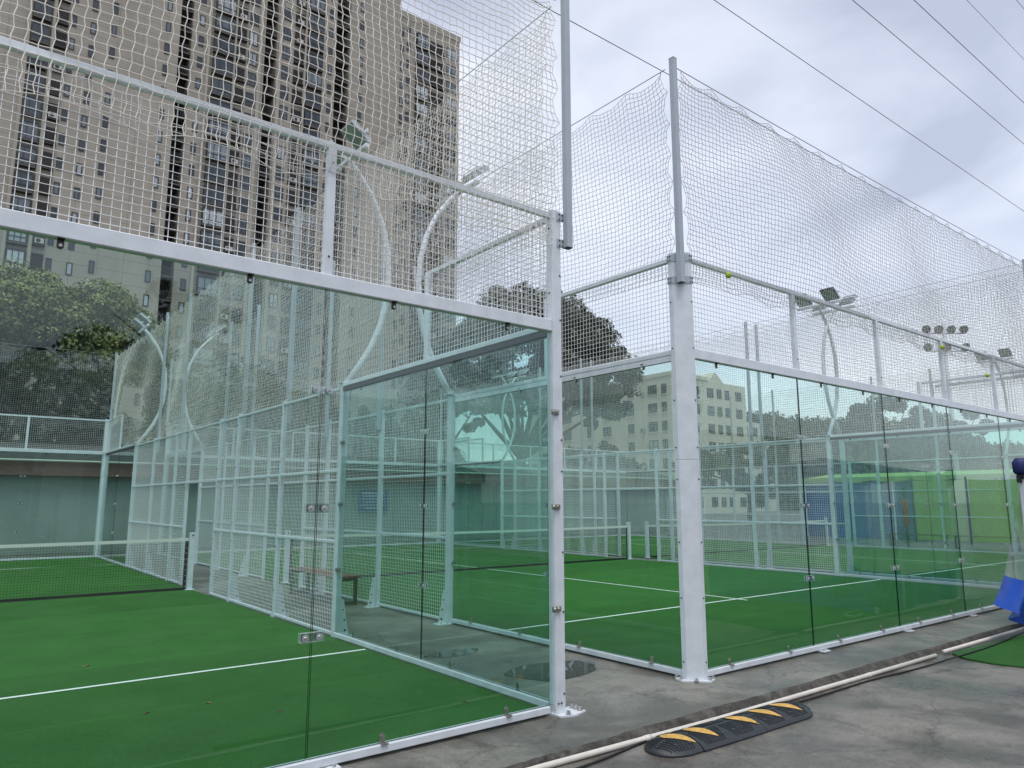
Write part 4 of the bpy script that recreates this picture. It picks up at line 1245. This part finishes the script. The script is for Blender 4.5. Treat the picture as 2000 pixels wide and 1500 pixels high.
t = thing('apartment_tower', 'tall brown apartment tower with stacked bay windows rising behind the nets on the left', 'building', (0, TY, LOW))
segs = [(-16.0, 14.35), (15.75, 24.75), (26.35, 34.65), (36.75, 44.9)]
for i, (a, b) in enumerate(segs):
    obj('wall', MB().box((a,0,0),(b,14,82)).mesh('wall', ['tower' if i % 2 == 0 else 'tower2']), t)
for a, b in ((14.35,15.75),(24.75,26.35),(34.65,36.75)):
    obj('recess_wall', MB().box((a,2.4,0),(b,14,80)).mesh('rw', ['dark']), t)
for a, b in ((1.30,1.62),(-0.95,-0.62),(20.80,21.06),(17.6,17.9),(32.70,32.95),(30.06,30.35),(23.9,24.3),(26.5,26.9)):
    obj('pier', MB().box((a,-0.30,0),(b,-0.002,81.5)).mesh('pier', ['pier']), t)
obj('parapet', MB().box((-16.1,-0.12,82.01),(45.0,14,83.0)).mesh('par', ['tower2']), t)
cols = [('bay',-0.51,1.14,38.05),('lou',1.72,2.78,38.2),('sm',3.03,3.58,38.2),('sm',4.94,5.53,38.1),('sm',7.03,7.58,38.74),
        ('sm',12.72,13.30,38.78),('slot',14.37,15.73,40.3),('sm',16.52,17.15,41.39),('bay',18.31,20.72,41.64),('lou',21.12,22.30,41.6),
        ('win',22.64,23.78,41.55),('slot',24.77,26.33,41.5),('win',27.12,28.20,41.33),('lou',28.69,29.99,41.29),('bay',30.43,32.62,41.5),
        ('sm',33.56,34.15,41.3+FH*5),('slot',34.67,36.73,41.5),('sm',38.20,38.82,41.6+FH*5)]
facade(t, cols, 10.0, 80.0)
t = thing('apartment_tower', 'lower right wing of the brown apartment tower with its flat roof against the sky', 'building', (0, TY+0.6, LOW))
obj('wall', MB().box((44.93,0,0),(56.0,14,75.4)).mesh('wall', ['tower2']), t)
obj('parapet', MB().box((44.93,-0.15,75.41),(56.15,14,76.2)).mesh('par', ['tower']), t)
facade(t, [('sm',45.0+0.25,45.8,61.15-FH),('sm',46.3,46.95,59.11),('bay',47.9,50.0,63.7),('lou',50.4,53.0,63.7),('win',53.55,55.45,63.9)], 8.0, 75.0)

# ------------------------------------------------------------------ beige apartment block
BXc, BYc = 81.9, 66.0
t = thing('apartment_block', 'beige six-storey apartment block behind the middle court, right of the dark tree', 'building', (BXc, BYc, LOW))
obj('wall', MB().box((0,0,0),(19,34,20.6)).mesh('wall', ['beige']), t)
obj('parapet', MB().box((-0.15,-0.15,20.61),(9.0,34.1,21.2)).mesh('par', ['beige']), t)
b = MB(); b.add([(9.3,0.2,20.62),(13.4,0.2,20.62),(13.4,4,20.62),(9.3,4,20.62),(11.3,0.2,22.3),(11.3,4,22.3)], [(0,1,4),(1,2,5,4),(2,3,5),(3,0,4,5)])
obj('gable_roof', b.mesh('gable', ['beige']), t)
def bwin(w_, h):
    return m_window(w_, h, 0.06, 1)
for fl in range(7):
    z = 18.75 - 2.85*fl
    for yc, w_ in ((1.4,1.0),(3.7,1.8),(8.2,1.3),(13.5,1.8),(17.5,1.3),(23.0,1.8),(27.0,1.3)):
        o = obj('window', bwin(w_, 1.5), t, (0, yc, z), -math.pi/2); obj('pane', m_pane(w_, 1.5, 0.06), o)
        obj('sill', cached(('bs', w_), lambda: MB().box((-w_/2-0.1,-0.2,-0.95),(w_/2+0.1,-0.002,-0.8)).mesh('sill', ['beige'])), o)
    for xc, w_ in ((2.2,1.2),(5.9,1.6),(9.5,1.6),(11.8,1.2),(13.9,1.2),(17.0,1.6)):
        o = obj('window', bwin(w_, 1.5), t, (xc, 0, z)); obj('pane', m_pane(w_, 1.5, 0.06), o)
    if fl in (0, 2): obj('air_conditioner', m_ac(), t, (-0.02, 5.6, z-0.7), -math.pi/2)
t = thing('apartment_block', 'pale stepped apartment block receding right of the beige one, partly behind trees', 'building', (102, 70, LOW))
obj('wall', MB().box((0,0,0),(9,20,15.5)).box((9.001,2,0),(16,20,12.8)).mesh('wall', ['beige']), t)
for fl in range(5):
    for xc in (1.6, 4.4, 7.2):
        o = obj('window', bwin(1.4, 1.5), t, (xc, 0, 13.9-2.85*fl)); obj('pane', m_pane(1.4, 1.5, 0.06), o)

# low building and trees added behind the viewer to dim sky mirrored in glass
t = thing('added_yard_building', 'long low grey building added behind the viewer to dim sky mirrored in the glass', 'building', (0, -34, LOW))
obj('wall', MB().box((-45,-8,0),(60,0,7.2)).mesh('wall', ['shedwall']), t)
obj('roof', MB().box((-45.4,-8.4,7.21),(60.4,0.5,7.6)).mesh('roof', ['roofdark']), t)
for k in range(16):
    for z in (1.9, 5.2):
        o = obj('window', m_window(2.2, 1.5, 0.07, 1), t, (-40+6.2*k, 0, z), math.pi); obj('pane', m_pane(2.2, 1.5, 0.07), o)

# ------------------------------------------------------------------ vegetation
def leaves(C, size, mat, flat=0.0, seed=0, Nr=None):
    rg = np.random.default_rng(seed)
    n = len(C)
    if Nr is None:
        Nr = rg.normal(size=(n,3)); Nr[:,2] += flat
    nn = Nr + rg.normal(size=(n,3))*0.55
    a = np.cross(nn, rg.normal(size=(n,3))); a /= np.maximum(np.linalg.norm(a, axis=1, keepdims=True), 1e-6)
    b = np.cross(nn, a); b /= np.maximum(np.linalg.norm(b, axis=1, keepdims=True), 1e-6)
    s_ = size*rg.uniform(0.6, 1.3, (n,1))
    V = np.stack([C-a*s_, C+b*s_*0.48, C+a*s_, C-b*s_*0.48], 1).reshape(-1,3)
    F = np.arange(4*n).reshape(-1,4)
    return npmesh('leaves', V, F, [mat])
def crown_pts(blobs, n, rg, shell=0.75, per=170):
    vol = np.array([bx[3]*bx[4]*bx[5] for bx in blobs])**0.75
    cnt = (n*vol/vol.sum()).astype(int)
    out_ = []; nor = []
    for (x,y,z,rx,ry,rz_), c in zip(blobs, cnt):
        k = max(10, c//per)
        d = rg.normal(size=(k,3)); d[:,2] += 0.15; d /= np.linalg.norm(d, axis=1, keepdims=True)
        cen = d*(shell + (1-shell)*rg.uniform(-1.0, 0.5, (k,1)))
        cr_ = rg.uniform(0.15, 0.30, (k,1))
        pk = rg.integers(0, k, c)
        e_ = rg.normal(size=(c,3)); e_[:,2] += 0.25; e_ /= np.linalg.norm(e_, axis=1, keepdims=True)
        p = cen[pk] + e_*cr_[pk]*rg.uniform(0.55, 1.06, (c,1))
        p *= np.array([rx,ry,rz_]); p += np.array([x,y,z])
        out_.append(p); nor.append(e_ + 0.3*d[pk])
    return np.concatenate(out_), np.concatenate(nor)
def tree(label, loc, blobs, n, size, mat, trunk_r, forks, seed, name='tree', group=None, cat='tree'):
    rg = np.random.default_rng(seed)
    t = thing(name, label, cat, loc, 0, group)
    C, Nr = crown_pts(blobs, n, rg)
    obj('crown', leaves(C, size, mat, 0.6, seed, Nr), t)
    b = MB()
    zf = forks
    b.tube([(0,0,0),(0.05,0.02,zf*0.5),(0.0,0.05,zf)], [trunk_r*1.25,trunk_r,trunk_r*0.85], 9)
    for (x,y,z,rx,ry,rz_) in blobs:
        mid = (x*0.45, y*0.45, zf+(z-zf)*0.4)
        b.tube([(0,0.03,zf-0.15), mid, (x,y,z)], [trunk_r*0.6, trunk_r*0.38, trunk_r*0.12], 6)
        for _ in range(4):
            d = rg.normal(size=3); d /= np.linalg.norm(d)
            e_ = (x+d[0]*rx*0.8, y+d[1]*ry*0.8, z+abs(d[2])*rz_*0.8)
            b.tube([(x*0.8+mid[0]*0.2, y*0.8+mid[1]*0.2, z*0.8+mid[2]*0.2), e_], [trunk_r*0.2, trunk_r*0.05], 5)
    obj('trunk', b.mesh('trunk', ['bark']), t)
    return t
# dark broadleaf behind the middle court
tree('dark broadleaf evergreen tree behind the middle court, filling the view beside the left corner post', (21.6,27.2,LOW),
     [(-3.2,0,9.6,2.4,2.4,2.0),(-0.6,0.3,11.6,2.8,2.6,2.4),(2.2,0.4,11.6,3.0,2.8,2.7),(4.6,0.2,10.9,2.9,2.7,2.7),(6.6,0.0,9.2,2.6,2.5,2.4),(6.9,0.5,7.4,2.0,2.0,1.5),(2.4,-0.4,9.0,2.6,2.2,1.6),(-1.0,0.5,8.0,2.4,2.0,1.3),(4.4,0.2,7.0,1.9,1.6,1.1),(-3.6,0.2,7.2,2.2,2.0,1.4),(0.6,0.6,7.2,2.0,1.8,1.2),(4.6,0.3,8.8,2.4,2.2,1.8)],
     80000, 0.15, 'leafB', 0.30, 4.2, 21, group='trees behind the courts')
tree('slim dark tree behind the middle court, left of the big evergreen', (16.6,28.5,LOW),
     [(0,0,7.2,2.2,2.2,2.2),(1.4,0.3,8.8,2.0,2.0,1.8),(-1.4,0.2,6.0,2.0,2.0,1.6),(2.6,0,6.6,1.8,1.8,1.3)], 9000, 0.18, 'leafB', 0.2, 3.4, 22, group='trees behind the courts')
# camphor trees at the left
tree('rounded light green camphor tree at the left edge behind the far glass wall', (-2.0,31.5,LOW),
     [(-0.4,0,9.3,3.2,3.0,2.3),(-2.6,0.3,8.2,2.9,2.8,2.4),(1.6,0.3,8.2,2.3,2.4,2.0)], 62000, 0.088, 'leafA', 0.32, 3.6, 23, group='trees behind the courts')
tree('light green camphor tree left of the tower foot, second tree from the left edge', (2.0,32.8,LOW),
     [(-0.7,0,10.1,2.0,2.0,1.7),(0.7,0.2,9.0,2.1,2.0,1.9),(-0.6,-0.4,7.8,2.3,2.0,1.7)], 42000, 0.088, 'leafA', 0.26, 3.6, 24, group='trees behind the courts')
tree('dark leafy tree behind the shed, between the camphor trees and the evergreen', (7.2,31.0,LOW),
     [(0,0,6.2,3.0,2.6,2.0),(-2.2,0,5.4,2.2,2.2,1.6),(2.6,0.3,5.8,2.6,2.2,1.8),(0.6,0,7.8,2.0,2.0,1.4)], 14000, 0.15, 'leafB', 0.24, 3.0, 25, group='trees behind the courts')
# hedges over the shed
for k, (x, y, L, h, lb) in enumerate(((-4.5,28.0,10.0,7.6,'dark hedge above the shed roof behind the far wall of the left court'),(5.5,27.6,10.0,6.6,'dark hedge above the shed roof behind the passage between the courts'),(13.5,28.0,9.0,6.0,'dark hedge above the shed roof left of the big evergreen'),(29.5,30.0,9.0,5.2,'dark hedge behind the shed right of the big evergreen'))):
    rg = np.random.default_rng(40+k)
    bl = [(-L/2+L*(i+0.5)/5+rg.normal()*0.3, rg.normal()*0.3, (3.6 if k < 2 else 2.4)+1.6*(i%2)*0.5+rg.uniform(0,0.7), L/6, 1.6, h*0.42) for i in range(5)]
    bl += [(-L/2+L*(i+0.5)/6, 0.5*(i%2), 2.3, L/8, 1.4, 2.2) for i in range(6)]
    C, Nr = crown_pts(bl, 34000, rg, 0.65, 90)
    t = thing('hedge', lb, 'hedge', (x, y, LOW), 0, 'hedges behind the courts')
    obj('foliage', leaves(C, 0.16, 'leafC', 0.4, 40+k, Nr), t)
    b = MB()
    for i in range(7):
        xx = -L/2+L*(i+0.5)/7
        b.tube([(xx,0,0),(xx+0.1,0.1,h*0.6)], [0.07,0.03], 6)
    obj('stems', b.mesh('stems', ['bark']), t)
for k, (x, h_) in enumerate(((-26,10.5),(-12,9.5),(3,11.0),(19,10.0),(34,11.0))):  # trees added out of view so the near glass mirrors less bright sky
    tree(('leftmost','second','third','fourth','rightmost')[k] + ' of five leafy trees added behind the viewer to dim sky mirrored in glass', (x,-27,LOW), [(0,0,h_-3,3.4,3.0,2.6),(-2.6,0.4,h_-4.6,2.8,2.6,2.2),(2.6,-0.3,h_-4.4,2.8,2.6,2.2)], 7000, 0.16, 'leafB', 0.25, 3.2, 60+k, group='trees added behind the viewer')
tree('mid green tree in front of the beige block, right of the wide corner post', (54.0,34.5,LOW), [(0,0,5.2,3.6,3.4,2.4),(-3.4,2.2,4.2,3.2,3.0,2.2),(3.6,-2.4,5.6,3.4,3.2,2.6),(6.6,-4.6,5.2,3.2,3.0,2.6),(1.5,-1,2.8,3.4,3.0,1.8)], 16000, 0.2, 'leafH', 0.3, 3.0, 71, group='trees behind the courts')
# wooded hill on the right
hx = np.linspace(0, 1, 60); hv = []
prof = [(0.0,14),(0.10,19),(0.22,20.5),(0.36,18.5),(0.5,19),(0.62,16.5),(0.75,13),(0.88,12),(1.0,8)]
px_ = [p[0] for p in prof]; pz_ = [p[1] for p in prof]
A0 = np.array([120.0, 96.0]); A1 = np.array([178.0, 34.0])
dirn = (A1-A0)/np.linalg.norm(A1-A0); nrm = np.array([-dirn[1], dirn[0]])
if nrm.dot(np.array([1.0, 1.0])) < 0: nrm = -nrm
V = []; F = []; mm_ = 10
for i, u in enumerate(hx):
    H = np.interp(u, px_, pz_)
    for j in range(mm_):
        f = j/(mm_-1)
        p = A0+(A1-A0)*u + nrm*(f*30-14)
        V.append((p[0], p[1], LOW-0.5 + (H-1.5)*min(1.0, math.sin(f*math.pi/2)**0.8*1.05)))
for i in range(59):
    for j in range(mm_-1):
        a = i*mm_+j; F.append((a, a+1, a+mm_+1, a+mm_))
struct('hill', npmesh('hill', V, F, ['hill'], True))
rg = np.random.default_rng(77)
nc = 900
uu = rg.uniform(0, 1, nc); ff = rg.uniform(0, 1, nc)
cen = A0[None]+(A1-A0)[None]*uu[:,None] + nrm[None]*(ff*30-14)[:,None]
zc = (np.interp(uu, px_, pz_)-1.5)*np.minimum(1, np.sin(ff*math.pi/2)**0.8*1.05)
pts_ = []
for c, z in zip(cen, zc):
    r_ = rg.uniform(1.2, 2.6); d = rg.normal(size=(70,3)); d /= np.linalg.norm(d, axis=1, keepdims=True)
    pts_.append(d*r_*rg.uniform(0.7,1.05,(70,1))*np.array([1,1,0.9]) + np.array([c[0], c[1], z+r_*0.5]))
wl = obj('woodland', leaves(np.concatenate(pts_), 0.42, 'leafH', 0.5, 78)); wl['kind'] = 'stuff'
tag(wl, 'wooded hillside in the distance right of the beige block', 'woodland'); 
tree('dark tree beyond the rightmost court, left of the lime screen', (36.5,13.5,LOW), [(0,0,5.6,2.6,2.6,2.0),(1.8,-1.2,4.6,2.2,2.0,1.6),(-1.8,1.0,4.8,2.2,2.0,1.6),(2.8,-2.6,5.2,2.0,1.8,1.5)], 9000, 0.16, 'leafB', 0.2, 2.4, 31, group='trees behind the courts')

# ------------------------------------------------------------------ power lines across the sky
CZ, CY = 1.5875, -4.399
for k, (ratio, z, lb) in enumerate(((1.0168,17.0,'lowest power line, passing just behind the top of the wide corner post'),(0.790,19.0,'second power line from the left across the sky'),(0.6176,20.0,'third power line from the left across the sky'),(0.541,20.0,'fourth power line from the left, close beside the third'),(0.4752,21.0,'fifth power line from the left, in the top right corner'),(0.4133,21.0,'outermost power line, clipping the top right corner of the picture'))):
    y = CY + ratio*(z-CZ)
    n = 40; pts = []
    for i in range(n+1):
        f = i/n; x = -40+160*f
        pts.append((x, y, z + 0.9 - 4*0.9*(((x+10)/120) % 1.0)*(1-((x+10)/120) % 1.0)*0 - 0.9 + 0.0))
    tag(obj('power_line', MB().tube(pts, 0.013 if k < 4 else 0.008, 6).mesh('pl', ['powerline'])), lb, 'power line', 'power lines across the sky')
